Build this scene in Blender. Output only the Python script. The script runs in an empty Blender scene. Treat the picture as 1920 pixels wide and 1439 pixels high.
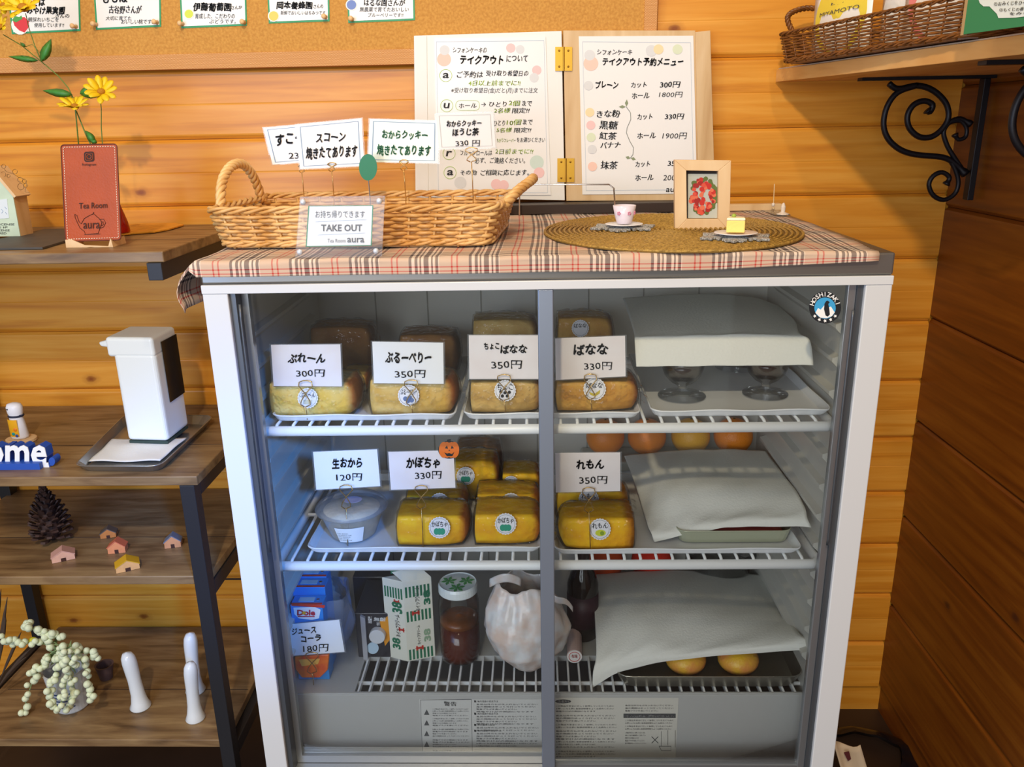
import bpy, math, random
from mathutils import Vector, Matrix
from math import sin, cos, pi, radians
S = bpy.context.scene
COL = S.collection
random.seed(7)

# ------------------------------------------------------------------ camera
F, YAW, PITCH, ROLL = 1531.86, -0.030752, 0.307574, 0.019786
CO = Vector((-0.011822, -1.172313, 0.215721))
_f = Vector((sin(YAW)*cos(PITCH), cos(YAW)*cos(PITCH), -sin(PITCH)))
_r = _f.cross(Vector((0, 0, 1))).normalized()
_d = _f.cross(_r)
RR = _r*cos(ROLL)+_d*sin(ROLL)
DD = -_r*sin(ROLL)+_d*cos(ROLL)
cd = bpy.data.cameras.new('camera'); cam = bpy.data.objects.new('camera', cd); COL.objects.link(cam)
cd.sensor_fit = 'HORIZONTAL'; cd.sensor_width = 36; cd.lens = F/1920*36; cd.clip_start = .02
cam.matrix_world = Matrix.Translation(CO) @ Matrix((RR, -DD, -_f)).transposed().to_4x4()
S.camera = cam

# ------------------------------------------------------------------ light
W = bpy.data.worlds.new('world'); S.world = W; W.use_nodes = True
W.node_tree.nodes['Background'].inputs[0].default_value = (1.0, .93, .84, 1)
W.node_tree.nodes['Background'].inputs[1].default_value = .45
def lamp(name, typ, loc, tgt, power, col, size=.2, **k):
    l = bpy.data.lights.new(name, typ); l.energy = power; l.color = col
    if typ == 'AREA': l.shape = 'RECTANGLE'; l.size = size; l.size_y = k.get('sy', size)
    else: l.shadow_soft_size = size
    if typ == 'SPOT': l.spot_size = k.get('angle', 1.9); l.spot_blend = .8
    o = bpy.data.objects.new(name, l); COL.objects.link(o); o.location = loc
    o.rotation_euler = (Vector(tgt)-Vector(loc)).to_track_quat('-Z', 'Y').to_euler()
    return o
WARM = (1.0, .80, .54); COOL = (.36, .60, 1.0)
lamp('ceiling_lamp_a', 'SPOT', (-.28, -1.90, 1.50), (0, .3, -.25), 135, WARM, .05)
lamp('ceiling_lamp_b', 'SPOT', (.25, -1.15, 1.50), (.15, .5, 0), 26, WARM, .03)
lamp('ceiling_lamp_c', 'SPOT', (-.55, -.35, 1.55), (-.4, .6, .2), 16, WARM, .06)
lamp('window_left', 'AREA', (-1.10, -1.0, .05), (-.5, 0, -.5), 5.5, (.22, .48, 1.0), .5, sy=.9)
lamp('front_fill', 'AREA', (-1.1, -3.1, .35), (0, 0, -.3), 50, (.88, .92, 1.0), 1.8, sy=1.5)  # added soft fill behind the camera, brightens the case interior
lamp('window_behind', 'SPOT', (.78, -2.2, .75), (-.49, .09, -.42), 380, (.05, .30, 1.0), .10, angle=.22)
S.view_settings.view_transform = 'Standard'; S.view_settings.look = 'None'
S.view_settings.exposure = 0.0; S.view_settings.gamma = 1.0; S.view_settings.use_curve_mapping = False

# ------------------------------------------------------------------ helpers
def at(px, py, X=None, Y=None, Z=None):
    """the point seen at a pixel of the 1920x1439 photograph on a real plane of the room"""
    d = RR*((px-960)/F) + DD*((py-719.5)/F) + _f
    if X is not None: t = (X-CO.x)/d.x
    elif Y is not None: t = (Y-CO.y)/d.y
    else: t = (Z-CO.z)/d.z
    return CO + d*t
def mm(Y, z=0):  # metres per pixel on the plane Y at height z
    return (at(1000, 700, Y=Y)-at(999, 700, Y=Y)).length
def lin(c):
    if isinstance(c, str):
        c = [int(c[i:i+2], 16)/255 for i in (0, 2, 4)]
    return tuple((v/12.92 if v <= .04045 else ((v+.055)/1.055)**2.4) for v in c)+(1,)
_M = {}
class NT:
    def __init__(s, m): s.t = m.node_tree; s.n = s.t.nodes; s.b = s.n.get('Principled BSDF')
    def new(s, typ, **k):
        n = s.n.new(typ)
        for a, v in k.items():
            if a.startswith('i_'): n.inputs[int(a[2:])].default_value = v
            else: setattr(n, a, v)
        return n
    def link(s, a, b): s.t.links.new(a, b)
    def math(s, op, a, b=None):
        n = s.n.new('ShaderNodeMath'); n.operation = op
        for i, v in enumerate((a, b)):
            if v is None: continue
            if isinstance(v, (int, float)): n.inputs[i].default_value = v
            else: s.link(v, n.inputs[i])
        return n.outputs[0]
    def mix(s, f, a, b, mode='MIX'):
        n = s.n.new('ShaderNodeMix'); n.data_type = 'RGBA'; n.blend_type = mode
        for i, v in ((0, f), (6, a), (7, b)):
            if isinstance(v, (int, float)): n.inputs[i].default_value = v
            elif isinstance(v, tuple): n.inputs[i].default_value = v
            else: s.link(v, n.inputs[i])
        return n.outputs[2]
    def ramp(s, f, stops, interp='LINEAR'):
        n = s.n.new('ShaderNodeValToRGB'); r = n.color_ramp; r.interpolation = interp
        while len(r.elements) < len(stops): r.elements.new(.5)
        for e, (p, c) in zip(r.elements, stops):
            e.position = p; e.color = c if len(c) == 4 else tuple(c)+(1,)
        s.link(f, n.inputs[0]); return n.outputs[0]
    def coords(s, kind='Object', scale=(1, 1, 1), rnd=False):
        tc = s.n.new('ShaderNodeTexCoord'); o = tc.outputs[kind]
        mp = s.n.new('ShaderNodeMapping'); mp.inputs['Scale'].default_value = scale; s.link(o, mp.inputs[0])
        if rnd:
            oi = s.n.new('ShaderNodeObjectInfo'); v = s.math('MULTIPLY', oi.outputs['Random'], 37.0)
            cb = s.n.new('ShaderNodeCombineXYZ'); s.link(v, cb.inputs[0]); s.link(v, cb.inputs[1]); s.link(v, cb.inputs[2])
            s.link(cb.outputs[0], mp.inputs['Location'])
        return mp.outputs[0]
    def bump(s, h, strength=.3, dist=.002):
        n = s.n.new('ShaderNodeBump'); n.inputs['Strength'].default_value = strength; n.inputs['Distance'].default_value = dist
        s.link(h, n.inputs['Height']); s.link(n.outputs[0], s.b.inputs['Normal'])
def mat(name, col=None, rough=.6, metal=0, noise=0, nscale=40, bump=0, bscale=None, spec=None, emit=None, sub=0, var=None, stretch=(1, 1, 1)):
    if name in _M: return _M[name]
    m = bpy.data.materials.new(name); m.use_nodes = True; _M[name] = m
    t = NT(m); b = t.b; c = lin(col)
    b.inputs['Base Color'].default_value = c; b.inputs['Roughness'].default_value = rough; b.inputs['Metallic'].default_value = metal
    if spec is not None: b.inputs['Specular IOR Level'].default_value = spec
    if sub: b.inputs['Subsurface Weight'].default_value = sub; b.inputs['Subsurface Radius'].default_value = (.01, .006, .003)
    if noise:
        co = t.coords('Object', stretch)
        nz = t.new('ShaderNodeTexNoise'); nz.inputs['Scale'].default_value = nscale; nz.inputs['Detail'].default_value = 4; t.link(co, nz.inputs[0])
        c2 = lin(var) if var else tuple(v*(1-noise) for v in c[:3])+(1,)
        r = t.ramp(nz.outputs[0], [(.35, c), (.65, c2)]); t.link(r, b.inputs['Base Color'])
    if bump:
        co = t.coords('Object', stretch)
        nz = t.new('ShaderNodeTexNoise'); nz.inputs['Scale'].default_value = bscale or nscale; nz.inputs['Detail'].default_value = 3; t.link(co, nz.inputs[0])
        t.bump(nz.outputs[0], bump)
    return m
def film(name, col=(1, 1, 1, 1), fac=None, rough=.03, tint=0.0, haze=(0.8, .85, .9, 1), bump=0, bscale=60, ior=1.45):
    """thin clear sheet: straight-through transparency plus a mirror-like sheen"""
    if name in _M: return _M[name]
    m = bpy.data.materials.new(name); m.use_nodes = True; _M[name] = m; t = NT(m)
    out = t.n['Material Output']; t.n.remove(t.b)
    tr = t.new('ShaderNodeBsdfTransparent'); tr.inputs[0].default_value = col
    gl = t.new('ShaderNodeBsdfGlossy'); gl.inputs['Roughness'].default_value = rough
    fr = t.new('ShaderNodeFresnel'); fr.inputs[0].default_value = ior
    if bump:
        co = t.coords('Object'); nz = t.new('ShaderNodeTexNoise'); nz.inputs['Scale'].default_value = bscale; nz.inputs['Detail'].default_value = 2; t.link(co, nz.inputs[0])
        bp = t.new('ShaderNodeBump'); bp.inputs['Strength'].default_value = bump; bp.inputs['Distance'].default_value = .01
        t.link(nz.outputs[0], bp.inputs['Height']); t.link(bp.outputs[0], gl.inputs['Normal']); t.link(bp.outputs[0], fr.inputs['Normal'])
    base = tr.outputs[0]
    if tint:
        df = t.new('ShaderNodeBsdfDiffuse'); df.inputs[0].default_value = haze
        mx = t.new('ShaderNodeMixShader', i_0=tint); t.link(base, mx.inputs[1]); t.link(df.outputs[0], mx.inputs[2]); base = mx.outputs[0]
    mx = t.new('ShaderNodeMixShader'); t.link(fr.outputs[0] if fac is None else t.math('MULTIPLY', fr.outputs[0], fac), mx.inputs[0])
    t.link(base, mx.inputs[1]); t.link(gl.outputs[0], mx.inputs[2]); t.link(mx.outputs[0], out.inputs[0])
    return m

class MB:
    def __init__(s): s.v = []; s.f = []; s.mi = []; s.m = 0; s.uv = None
    def add(s, vs, fs):
        o = len(s.v); s.v += [Vector(v) for v in vs]; s.f += [tuple(i+o for i in f) for f in fs]; s.mi += [s.m]*len(fs); return s
    def box(s, x0, x1, y0, y1, z0, z1):
        return s.add([(x0,y0,z0),(x1,y0,z0),(x1,y1,z0),(x0,y1,z0),(x0,y0,z1),(x1,y0,z1),(x1,y1,z1),(x0,y1,z1)],
                     [(0,3,2,1),(4,5,6,7),(0,1,5,4),(1,2,6,5),(2,3,7,6),(3,0,4,7)])
    def prism(s, pts, off):
        """closed loop of 3D points pushed along the vector off"""
        n = len(pts); off = Vector(off); a = [Vector(p) for p in pts]
        return s.add(a+[p+off for p in a], [tuple(range(n)), tuple(range(2*n-1, n-1, -1))]+[(i, i+n, (i+1) % n+n, (i+1) % n) for i in range(n)])
    def tube(s, pts, r, seg=6, closed=False, caps=True):
        pts = [Vector(p) for p in pts]; n = len(pts); vs = []; fs = []
        prev = None
        for i, p in enumerate(pts):
            a = pts[i-1] if (i > 0 or closed) else p; b = pts[(i+1) % n] if (i < n-1 or closed) else p
            t = (b-a).normalized() if (b-a).length > 1e-9 else Vector((0, 0, 1))
            if prev is None:
                u = t.orthogonal().normalized()
            else:
                u = prev-t*prev.dot(t); u = u.normalized() if u.length > 1e-6 else t.orthogonal().normalized()
            prev = u; w = t.cross(u); rr = r[i] if isinstance(r, (list, tuple)) else r
            vs += [p+(u*cos(2*pi*k/seg)+w*sin(2*pi*k/seg))*rr for k in range(seg)]
        m = n if closed else n-1
        for i in range(m):
            for k in range(seg):
                a = i*seg+k; b = i*seg+(k+1) % seg; c = ((i+1) % n)*seg+(k+1) % seg; d = ((i+1) % n)*seg+k
                fs.append((a, b, c, d))
        if caps and not closed: fs += [tuple(range(seg-1, -1, -1)), tuple((n-1)*seg+k for k in range(seg))]
        return s.add(vs, fs)
    def lathe(s, c, prof, seg=24, sx=1, sy=1):
        """prof: list of (radius, z)"""
        c = Vector(c); vs = []; fs = []; n = len(prof)
        for r, z in prof: vs += [c+Vector((r*sx*cos(2*pi*k/seg), r*sy*sin(2*pi*k/seg), z)) for k in range(seg)]
        for i in range(n-1):
            for k in range(seg): fs.append((i*seg+k, i*seg+(k+1) % seg, (i+1)*seg+(k+1) % seg, (i+1)*seg+k))
        if prof[0][0] > 1e-6: fs.append(tuple(range(seg-1, -1, -1)))
        if prof[-1][0] > 1e-6: fs.append(tuple((n-1)*seg+k for k in range(seg)))
        return s.add(vs, fs)
    def ball(s, c, rx, ry=None, rz=None, seg=12, rings=8):
        ry = ry or rx; rz = rz or rx
        return s.lathe(c, [(max(sin(pi*i/rings), 1e-7)*rx, -cos(pi*i/rings)*rz) for i in range(rings+1)], seg, 1, ry/rx)
    def grid(s, fn, nu, nv):
        vs = [fn(i/nu, j/nv) for j in range(nv+1) for i in range(nu+1)]
        return s.add(vs, [(j*(nu+1)+i, j*(nu+1)+i+1, (j+1)*(nu+1)+i+1, (j+1)*(nu+1)+i) for j in range(nv) for i in range(nu)])
    def build(s, name, m, parent=None, smooth=False, bevel=0, solid=0, subsurf=0, seg=2):
        off = world_loc(parent) if parent else Vector((0, 0, 0))
        base = off
        loc = Vector((0, 0, 0))
        if parent is None or True:
            xs = [v.x for v in s.v]; ys = [v.y for v in s.v]; zs = [v.z for v in s.v]
            c = Vector(((min(xs)+max(xs))/2, (min(ys)+max(ys))/2, min(zs)))
            loc = c-base; base = c
        me = bpy.data.meshes.new(name); me.from_pydata([tuple(v-base) for v in s.v], [], s.f)
        for mt in (m if isinstance(m, (list, tuple)) else [m]): me.materials.append(mt)
        me.polygons.foreach_set('material_index', s.mi)
        if smooth: me.polygons.foreach_set('use_smooth', [True]*len(s.f))
        if s.uv:
            uvl = me.uv_layers.new(name='UVMap')
            for l in me.loops: uvl.data[l.index].uv = s.uv[l.vertex_index]
        me.update()
        o = bpy.data.objects.new(name, me); COL.objects.link(o); o.location = loc; o.parent = parent
        if bevel:
            b = o.modifiers.new('bevel', 'BEVEL'); b.width = bevel; b.segments = seg; b.limit_method = 'ANGLE'; b.angle_limit = .7
        if solid:
            b = o.modifiers.new('solid', 'SOLIDIFY'); b.thickness = solid; b.offset = 0
        if subsurf:
            b = o.modifiers.new('sub', 'SUBSURF'); b.levels = subsurf; b.render_levels = subsurf
        return o
def world_loc(o):
    v = Vector((0, 0, 0))
    while o: v += o.location; o = o.parent
    return v
def tag(o, label, cat, group=None, kind=None):
    if label: o['label'] = label
    if cat: o['category'] = cat
    if group: o['group'] = group
    if kind: o['kind'] = kind
    return o
def thing(name, label, cat, loc, group=None):
    o = bpy.data.objects.new(name, None); o.empty_display_size = .02; COL.objects.link(o); o.location = loc
    return tag(o, label, cat, group)
def dup(root, loc, label=None, group=None, rz=0, scale=1):
    def cp(o, par):
        c = o.copy(); COL.objects.link(c); c.parent = par
        for ch in list(o.children): cp(ch, c)
        return c
    r = cp(root, None); r.location = loc; r.rotation_euler.z = rz; r.scale = (scale,)*3 if isinstance(scale, (int, float)) else scale
    if label: r['label'] = label
    if group: r['group'] = group
    return r
def share(src, loc, parent=None, rot=None, scale=None, name=None):
    c = src.copy(); COL.objects.link(c); c.parent = parent
    c.location = Vector(loc)-(world_loc(parent) if parent else Vector((0, 0, 0)))
    if rot is not None: c.rotation_euler = rot
    if scale is not None: c.scale = scale if isinstance(scale, (tuple, list)) else (scale,)*3
    return c
_T = {}
def text_mesh(body, bold=.0, shear=0):
    k = (body, bold, shear)
    if k in _T: return _T[k]
    c = bpy.data.curves.new('t', 'FONT'); c.body = body; c.resolution_u = 2; c.shear = shear; c.offset = bold*.8 if body.isascii() else 0
    o = bpy.data.objects.new('t', c); COL.objects.link(o)
    bpy.context.view_layer.update()
    ev = o.evaluated_get(bpy.context.evaluated_depsgraph_get()); me = ev.to_mesh()
    vs = [(v.co.x, v.co.y) for v in me.vertices]; fs = [tuple(p.vertices) for p in me.polygons]
    ev.to_mesh_clear(); bpy.data.objects.remove(o); bpy.data.curves.remove(c)
    if bold > .004 and not body.isascii(): vs = [(x+.030*sin(y*5.1+x*1.7), y+.045*sin(x*2.3+len(body))+.03*sin(x*5.9)) for x, y in vs]
    if bold > .008 and not body.isascii():
        n = len(vs); v0 = list(vs); f0 = list(fs); q = bold*.8; vs = []; fs = []
        for k, (dx, dy) in enumerate(((q, 0), (-q, 0), (0, q), (0, -q)) if bold > .03 else ((q, 0), (-q, 0))):
            vs += [(x+dx, y+dy) for x, y in v0]; fs += [tuple(i+n*k for i in f) for f in f0]
    xs = [v[0] for v in vs]; ys = [v[1] for v in vs]; b = (min(xs), min(ys), max(xs), max(ys))
    _T[k] = (vs, fs, b); return _T[k]
def text_into(mb, body, x0, y0, x1, y1, slope=0, bold=.012, shear=.15, fn=None, Y=None, lift=.0012):
    """letters fitted to a box in the frame of the photograph on the upright plane Y (or through fn)"""
    vs, fs, b = text_mesh(body, bold, shear)
    def f(v):
        u = (v[0]-b[0])/max(b[2]-b[0], 1e-6); w = (v[1]-b[1])/max(b[3]-b[1], 1e-6)
        x = x0+(x1-x0)*u; y = y1+(y0-y1)*w+slope*(x-(x0+x1)/2)
        return fn(x, y) if fn else at(x, y, Y=Y-lift)
    mb.add([f(v) for v in vs], fs); return mb
def panel(parent, name, px, Y, m, th=.0015, **k):
    """upright sheet with the given outline (pixels) on the plane Y, with thickness"""
    pts = [at(x, y, Y=Y) for x, y in px]
    return MB().prism(pts, (0, th, 0)).build(name, m, parent, **k)
def disc_px(cx, cy, rx, ry=None, n=20, ph=0, wob=0):
    ry = ry or rx
    return [(cx+rx*(1+wob*((i % 2)*2-1))*cos(2*pi*i/n+ph), cy+ry*(1+wob*((i % 2)*2-1))*sin(2*pi*i/n+ph)) for i in range(n)]
def rectpx(x0, y0, x1, y1, slope=0):
    return [(x0, y0), (x1, y0+slope*(x1-x0)), (x1, y1+slope*(x1-x0)), (x0, y1)]
def frame_px(parent, name, corners, Y, w, m, th=.0004):
    """thin printed outline that follows four corners"""
    mb = MB(); c = [Vector(q) for q in corners]; cen = sum(c, Vector((0, 0)))/4
    inn = [q+(cen-q).normalized()*w*1.4 for q in c]
    for i in range(4):
        j = (i+1) % 4; mb.prism([at(*p, Y=Y) for p in (c[i], c[j], inn[j], inn[i])], (0, th, 0))
    return mb.build(name, m, parent)
def strokes(mb, lines, Y, w):
    for ln in lines: mb.tube([at(x, y, Y=Y) for x, y in ln], w, 4)
    return mb
# ------------------------------------------------------------------ materials
def wood(name, c1, c2, c3, grain=(1.1, 14, 14), knots=False, rough=.45, bump=.12, gs=3.0, rnd=True, axis='x'):
    m = bpy.data.materials.new(name); m.use_nodes = True; _M[name] = m; t = NT(m)
    t.b.inputs['Roughness'].default_value = rough
    co = t.coords('Object', grain, rnd)
    n1 = t.new('ShaderNodeTexNoise'); n1.inputs['Scale'].default_value = gs; n1.inputs['Detail'].default_value = 6; n1.inputs['Distortion'].default_value = .6; t.link(co, n1.inputs[0])
    n2 = t.new('ShaderNodeTexNoise'); n2.inputs['Scale'].default_value = gs*5; n2.inputs['Detail'].default_value = 3; t.link(co, n2.inputs[0])
    base = t.ramp(n1.outputs[0], [(.3, lin(c1)), (.55, lin(c2)), (.75, lin(c3))])
    col = t.mix(t.math('MULTIPLY', n2.outputs[0], .25), base, lin(c3))
    if knots:
        kc = t.coords('Object', (5, 5, 8), rnd); sx = t.n.new('ShaderNodeSeparateXYZ'); t.link(kc, sx.inputs[0])
        cb = t.n.new('ShaderNodeCombineXYZ'); t.link(sx.outputs[1 if grain[1] < 2 else 0], cb.inputs[0]); t.link(sx.outputs[2], cb.inputs[1])
        nd = t.new('ShaderNodeTexNoise'); nd.inputs['Scale'].default_value = 9; t.link(cb.outputs[0], nd.inputs[0])
        vo = t.new('ShaderNodeTexVoronoi'); vo.voronoi_dimensions = '2D'; vo.inputs['Scale'].default_value = 1.0; t.link(cb.outputs[0], vo.inputs[0])
        kd = t.math('ADD', vo.outputs['Distance'], t.math('MULTIPLY', t.math('SUBTRACT', nd.outputs[0], .5), .06))
        k = t.ramp(kd, [(.02, (1, 1, 1, 1)), (.05, (.7, .7, .7, 1)), (.065, (.3, .3, .3, 1)), (.13, (0, 0, 0, 1))])
        sp = t.new('ShaderNodeSeparateColor'); t.link(vo.outputs['Color'], sp.inputs[0])
        g = t.math('MULTIPLY', k, t.math('GREATER_THAN', sp.outputs[0], .87))
        col = t.mix(g, col, lin(knots))
    t.link(col, t.b.inputs['Base Color']); t.bump(n2.outputs[0], bump, .001)
    return m
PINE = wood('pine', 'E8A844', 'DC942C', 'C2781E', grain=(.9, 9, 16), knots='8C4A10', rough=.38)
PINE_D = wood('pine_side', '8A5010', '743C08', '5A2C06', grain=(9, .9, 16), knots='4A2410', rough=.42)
SHELFW = wood('rustic_board', 'A0845C', '806444', '4E3A26', grain=(2.2, 14, 14), rough=.4, bump=.2)
OAK = wood('pale_oak', 'E2C79E', 'D4B486', 'BE9868', grain=(9, 9, 1.2), rough=.5, bump=.08)
BEECH = wood('beech', 'EBCFA4', 'E2C092', 'D4AC7A', grain=(6, 6, 1.4), rough=.5, bump=.05)
LEDGEW = wood('shelf_pine', 'E6B874', 'DAA45C', 'C58C48', grain=(9, 1, 9), rough=.45, bump=.05)
BLACK = mat('black_steel', '2A2A2E', .45, .3, bump=.05, nscale=300)
WHITE = mat('white_enamel', 'D2D4D6', .32)
GREYM = mat('grey_aluminium', '9B9FA3', .32, .75, bump=.02, nscale=20)
DARKM = mat('dark_aluminium', '5B5F64', .38, .6)
TOPM = mat('grey_worktop_steel', '85837F', .25, .7)
INNER = mat('fridge_liner', 'C9C7BE', .35)
PLAST = mat('grey_plastic_panel', 'B9B9B6', .4)
WIREM = mat('white_coated_wire', 'F2F4F4', .3)
PAPER = mat('white_paper', 'F3F3F0', .75)
LAM = mat('laminated_card', 'F0F1F2', .22)
LAMC = mat('laminated_pink_card', 'E9E0DF', .22, noise=.06, nscale=25, var='EEE8E8')
INK = mat('black_ink', '14161C', .6)
INKG = mat('grey_ink', '4A4C4E', .7)
GINK = mat('green_ink', '2E8C62', .6)
LIME = mat('lime_ink', 'A6CC34', .6)
BLUEL = mat('pale_blue_line', '8FA6C0', .6)
TOWEL = mat('paper_towel', 'E6E6DE', .85, bump=.35, nscale=260)
STEEL = mat('brushed_steel', 'A9A9A6', .28, .9, bump=.04, nscale=60)
CHROME = mat('chrome', 'D6D6D6', .12, 1)
BRASS = mat('brass', 'D9A83E', .3, .8)
GOLDW = mat('gold_wire', 'C9A66A', .25, .9)
GLASS = film('door_glass', fac=.8, col=(.97, .985, .985, 1))
WRAP = film('cellophane', fac=.6, bump=.7, bscale=60, rough=.06, col=(.98, .98, .98, 1))
CLEAR = film('clear_acrylic', fac=.9, tint=.06, col=(.96, .97, .98, 1))
JARG = film('jar_glass', fac=.7, col=(.97, .975, .97, 1), ior=1.5)
WICK = mat('willow', 'EAC384', .42, noise=.3, nscale=18, var='C8924C', bump=.2, bscale=90)
WICKD = mat('brown_willow', '8A5420', .4, noise=.4, nscale=30, var='5A3210', bump=.2, bscale=90)

# ------------------------------------------------------------------ room
YW, XW, ZF = .64, .872, -1.28
wb = MB().box(-3.2, XW+.05, YW+.012, YW+.05, ZF, 1.75).build('wall_back', PINE); wb['kind'] = 'structure'
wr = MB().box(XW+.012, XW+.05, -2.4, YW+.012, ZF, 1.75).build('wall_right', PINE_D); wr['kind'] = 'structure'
fl = MB().box(-3.2, XW+.05, -2.4, YW+.05, ZF-.04, ZF).build('floor', mat('dark_floor', '3A2A22', .5, noise=.3, nscale=6)); fl['kind'] = 'structure'
def plank_profile(p, mid=True):
    a = [(.012, 0), (.007, .0005), (.0008, .007), (0, .010)]
    if mid: a += [(0, p*.5-.002), (.0005, p*.5), (0, p*.5+.002)]
    a += [(0, p-.009), (.0008, p-.006), (.007, p-.0008), (.012, p-.0004)]
    return a
P = .1405
z = .1975-10*P; first = None; pr = plank_profile(P)
while z < 1.7:
    if first is None:
        mb = MB().prism([(-3.2, YW+a, z+b) for a, b in pr], (3.2+XW, 0, 0)); first = mb.build('plank', PINE, wb)
    else: share(first, world_loc(first)+Vector((0, 0, z-z0)), wb)
    if first and z < .1975-9.5*P: z0 = z
    z += P
P2 = .2455
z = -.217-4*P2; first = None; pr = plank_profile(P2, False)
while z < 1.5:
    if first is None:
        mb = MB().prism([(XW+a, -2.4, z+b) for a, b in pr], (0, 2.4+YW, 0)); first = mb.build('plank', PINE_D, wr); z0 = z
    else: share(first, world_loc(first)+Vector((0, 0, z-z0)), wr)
    z += P2

# ------------------------------------------------------------------ refrigerated showcase
D = .55
fr = thing('refrigerated_showcase', 'white refrigerated display case with two sliding glass doors under the plaid cloth', 'refrigerator', (0, D/2, ZF))
MB().box(-.5, .5, 0, D, 0, .032).build('worktop', TOPM, fr, bevel=.003)
body = MB()
body.box(-.5, -.4735, .0, D, -1.10, -.001); body.box(.4735, .5, 0, D, -1.10, -.001); body.box(-.4735, .4735, D-.03, D, -1.10, -.001); body.box(-.4735, .4735, .05, D-.03, -1.10, -.93)
body.box(-.4735, .4735, .03, D-.03, -.012, -.001)
body.build('cabinet_body', WHITE, fr)
MB().box(-.5, .5, -.004, .03, -.0135, -.0005).build('top_trim', WHITE, fr, bevel=.001)
for s in (-1, 1):
    MB().box(min(s*.462, s*.4995), max(s*.462, s*.4995), -.003, .03, -1.10, -.0137).build('front_post', WHITE, fr, bevel=.0015)
    MB().box(min(s*.4535, s*.462), max(s*.4535, s*.462), 0.004, .045, -.93, -.0137).build('door_jamb', DARKM, fr)
MB().box(-.462, .462, .0, .045, -.93, -.888).build('door_sill', GREYM, fr, bevel=.002)
MB().box(-.4735, .4735, 0.001, .05, -1.10, -.931).build('kick_panel', WHITE, fr)
for x in (-.42, .42): MB().lathe((x, .06, ZF), [(.018, 0), (.018, .01), (.01, .012), (.01, .181)], 12).build('foot', BLACK, fr)
# liner
ln = MB(); ln.m = 0
ln.box(-.4735, -.4715, .046, D-.03, -.93, -.013); ln.box(.4715, .4735, .046, D-.03, -.93, -.013)
ln.box(-.4715, .4715, D-.032, D-.03, -.93, -.013); ln.box(-.4715, .4715, .046, D-.032, -.0155, -.0125)
ln.build('liner', INNER, fr)
for i, x in enumerate((-.349, -.239, -.126, -.01, .1, .215, .33)):
    MB().box(x-.0012, x+.0012, D-.034, D-.032, -.76, -.016).build('back_seam', mat('seam', '96948A', .6), fr)
for s in (-1, 1):
    for k in range(12):
        z = -.09-k*.055
        o = MB().prism([(s*.4715, .09, z), (s*.460, .09, z-.004), (s*.460, .09, z-.010), (s*.4715, .09, z-.022)], (0, .36, 0)).build('shelf_ledge', INNER, fr)
# doors
def door(name_y, xa, xb, y, label):
    g = MB().box(xa+.008, xb-.008, y+.004, y+.007, -.886, -.0145)
    d = MB().box(xa, xa+.010, y, y+.012, -.887, -.0142).build('sliding_door', GREYM, fr)
    d['label'] = label
    MB().box(xb-.012, xb, y, y+.012, -.887, -.0142).build('door_stile', GREYM, d, bevel=.001)
    MB().box(xa+.01, xb-.012, y, y+.012, -.887, -.872).build('bottom_rail', GREYM, d)
    g.build('glass_pane', GLASS, d)
    return d
dl = door('l', -.4535, .004, .028, 'left sliding glass door')
dr = door('r', -.007, .4535, .008, 'right sliding glass door, in front')
MB().box(-.0075, .0150, -.001, .018, -.887, -.0142).build('centre_stile', mat('blue_grey_aluminium', '8E98A8', .35, .6), dr, bevel=.0015)
MB().tube([(-.447, .0, -.03), (-.447, -.001, -.05), (-.447, -.001, -.42), (-.447, .0, -.44)], .0022, 8).build('finger_pull', DARKM, dl, smooth=True)
MB().tube([(.4475, -.003, -.05), (.4475, -.004, -.06), (.4475, -.004, -.42), (.4475, -.003, -.43)], .0022, 8).build('finger_pull', DARKM, dr, smooth=True)
# wire shelves
def shelf(z, lab, front=.062):
    s = MB().tube([(-.455, .45, z), (-.462, .44, z), (-.462, front+.012, z), (-.452, front, z), (.452, front, z), (.462, front+.012, z), (.462, .44, z), (.455, .45, z)], .0085, 10, closed=True).build('wire_shelf', WIREM, fr, smooth=True)
    s['label'] = lab
    n = 33; w = None
    for i in range(n):
        x = -.435+.87*i/(n-1)
        if w is None: w = MB().tube([(x, front-.002, z+.004), (x, front+.006, z+.0085), (x, .445, z+.0085), (x, .452, z+.004)], .0028, 6).build('wire', WIREM, s, smooth=True); x0 = x
        else: share(w, base+Vector((x+.435, 0, 0)), s)
        if i == 0: base = world_loc(w)
    MB().tube([(-.455, .25, z+.003), (.455, .25, z+.003)], .0035, 6).build('cross_wire', WIREM, s)
    return s
ZU, ZL, ZB = -.254, -.502, -.777
shelf(ZU, 'upper white wire shelf'); shelf(ZL, 'lower white wire shelf')
# floor of the cold box: solid deck, slotted grille and front panel
MB().box(-.4715, -.352, .08, D-.032, ZB-.012, ZB).build('deck_plate', PLAST, fr)
MB().box(-.352, .4715, .19, D-.032, ZB-.012, ZB).build('deck_plate', PLAST, fr)
MB().box(-.352, .4715, .08, .084, ZB-.012, ZB).build('grille_frame', PLAST, fr)
g0 = None
for i in range(40):
    x = -.346+i*.0205
    if g0 is None: g0 = MB().box(x-.0017, x+.0017, .084, .19, ZB-.011, ZB-.0005).build('grille_bar', WIREM, fr); gb = world_loc(g0)
    else: share(g0, gb+Vector((x+.346, 0, 0)), fr)
MB().box(-.352, .4715, .115, .1185, ZB-.010, ZB-.004).build('grille_cross_bar', WIREM, fr)
MB().box(-.4715, .4715, .0805, .19, -.93, -.86).build('fan_duct', mat('duct_dark', '2E2C2A', .8), fr)
fp = MB().box(-.4715, .4715, .078, .0815, -.93, ZB-.002).build('front_panel', PLAST, fr, bevel=.001)
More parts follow.
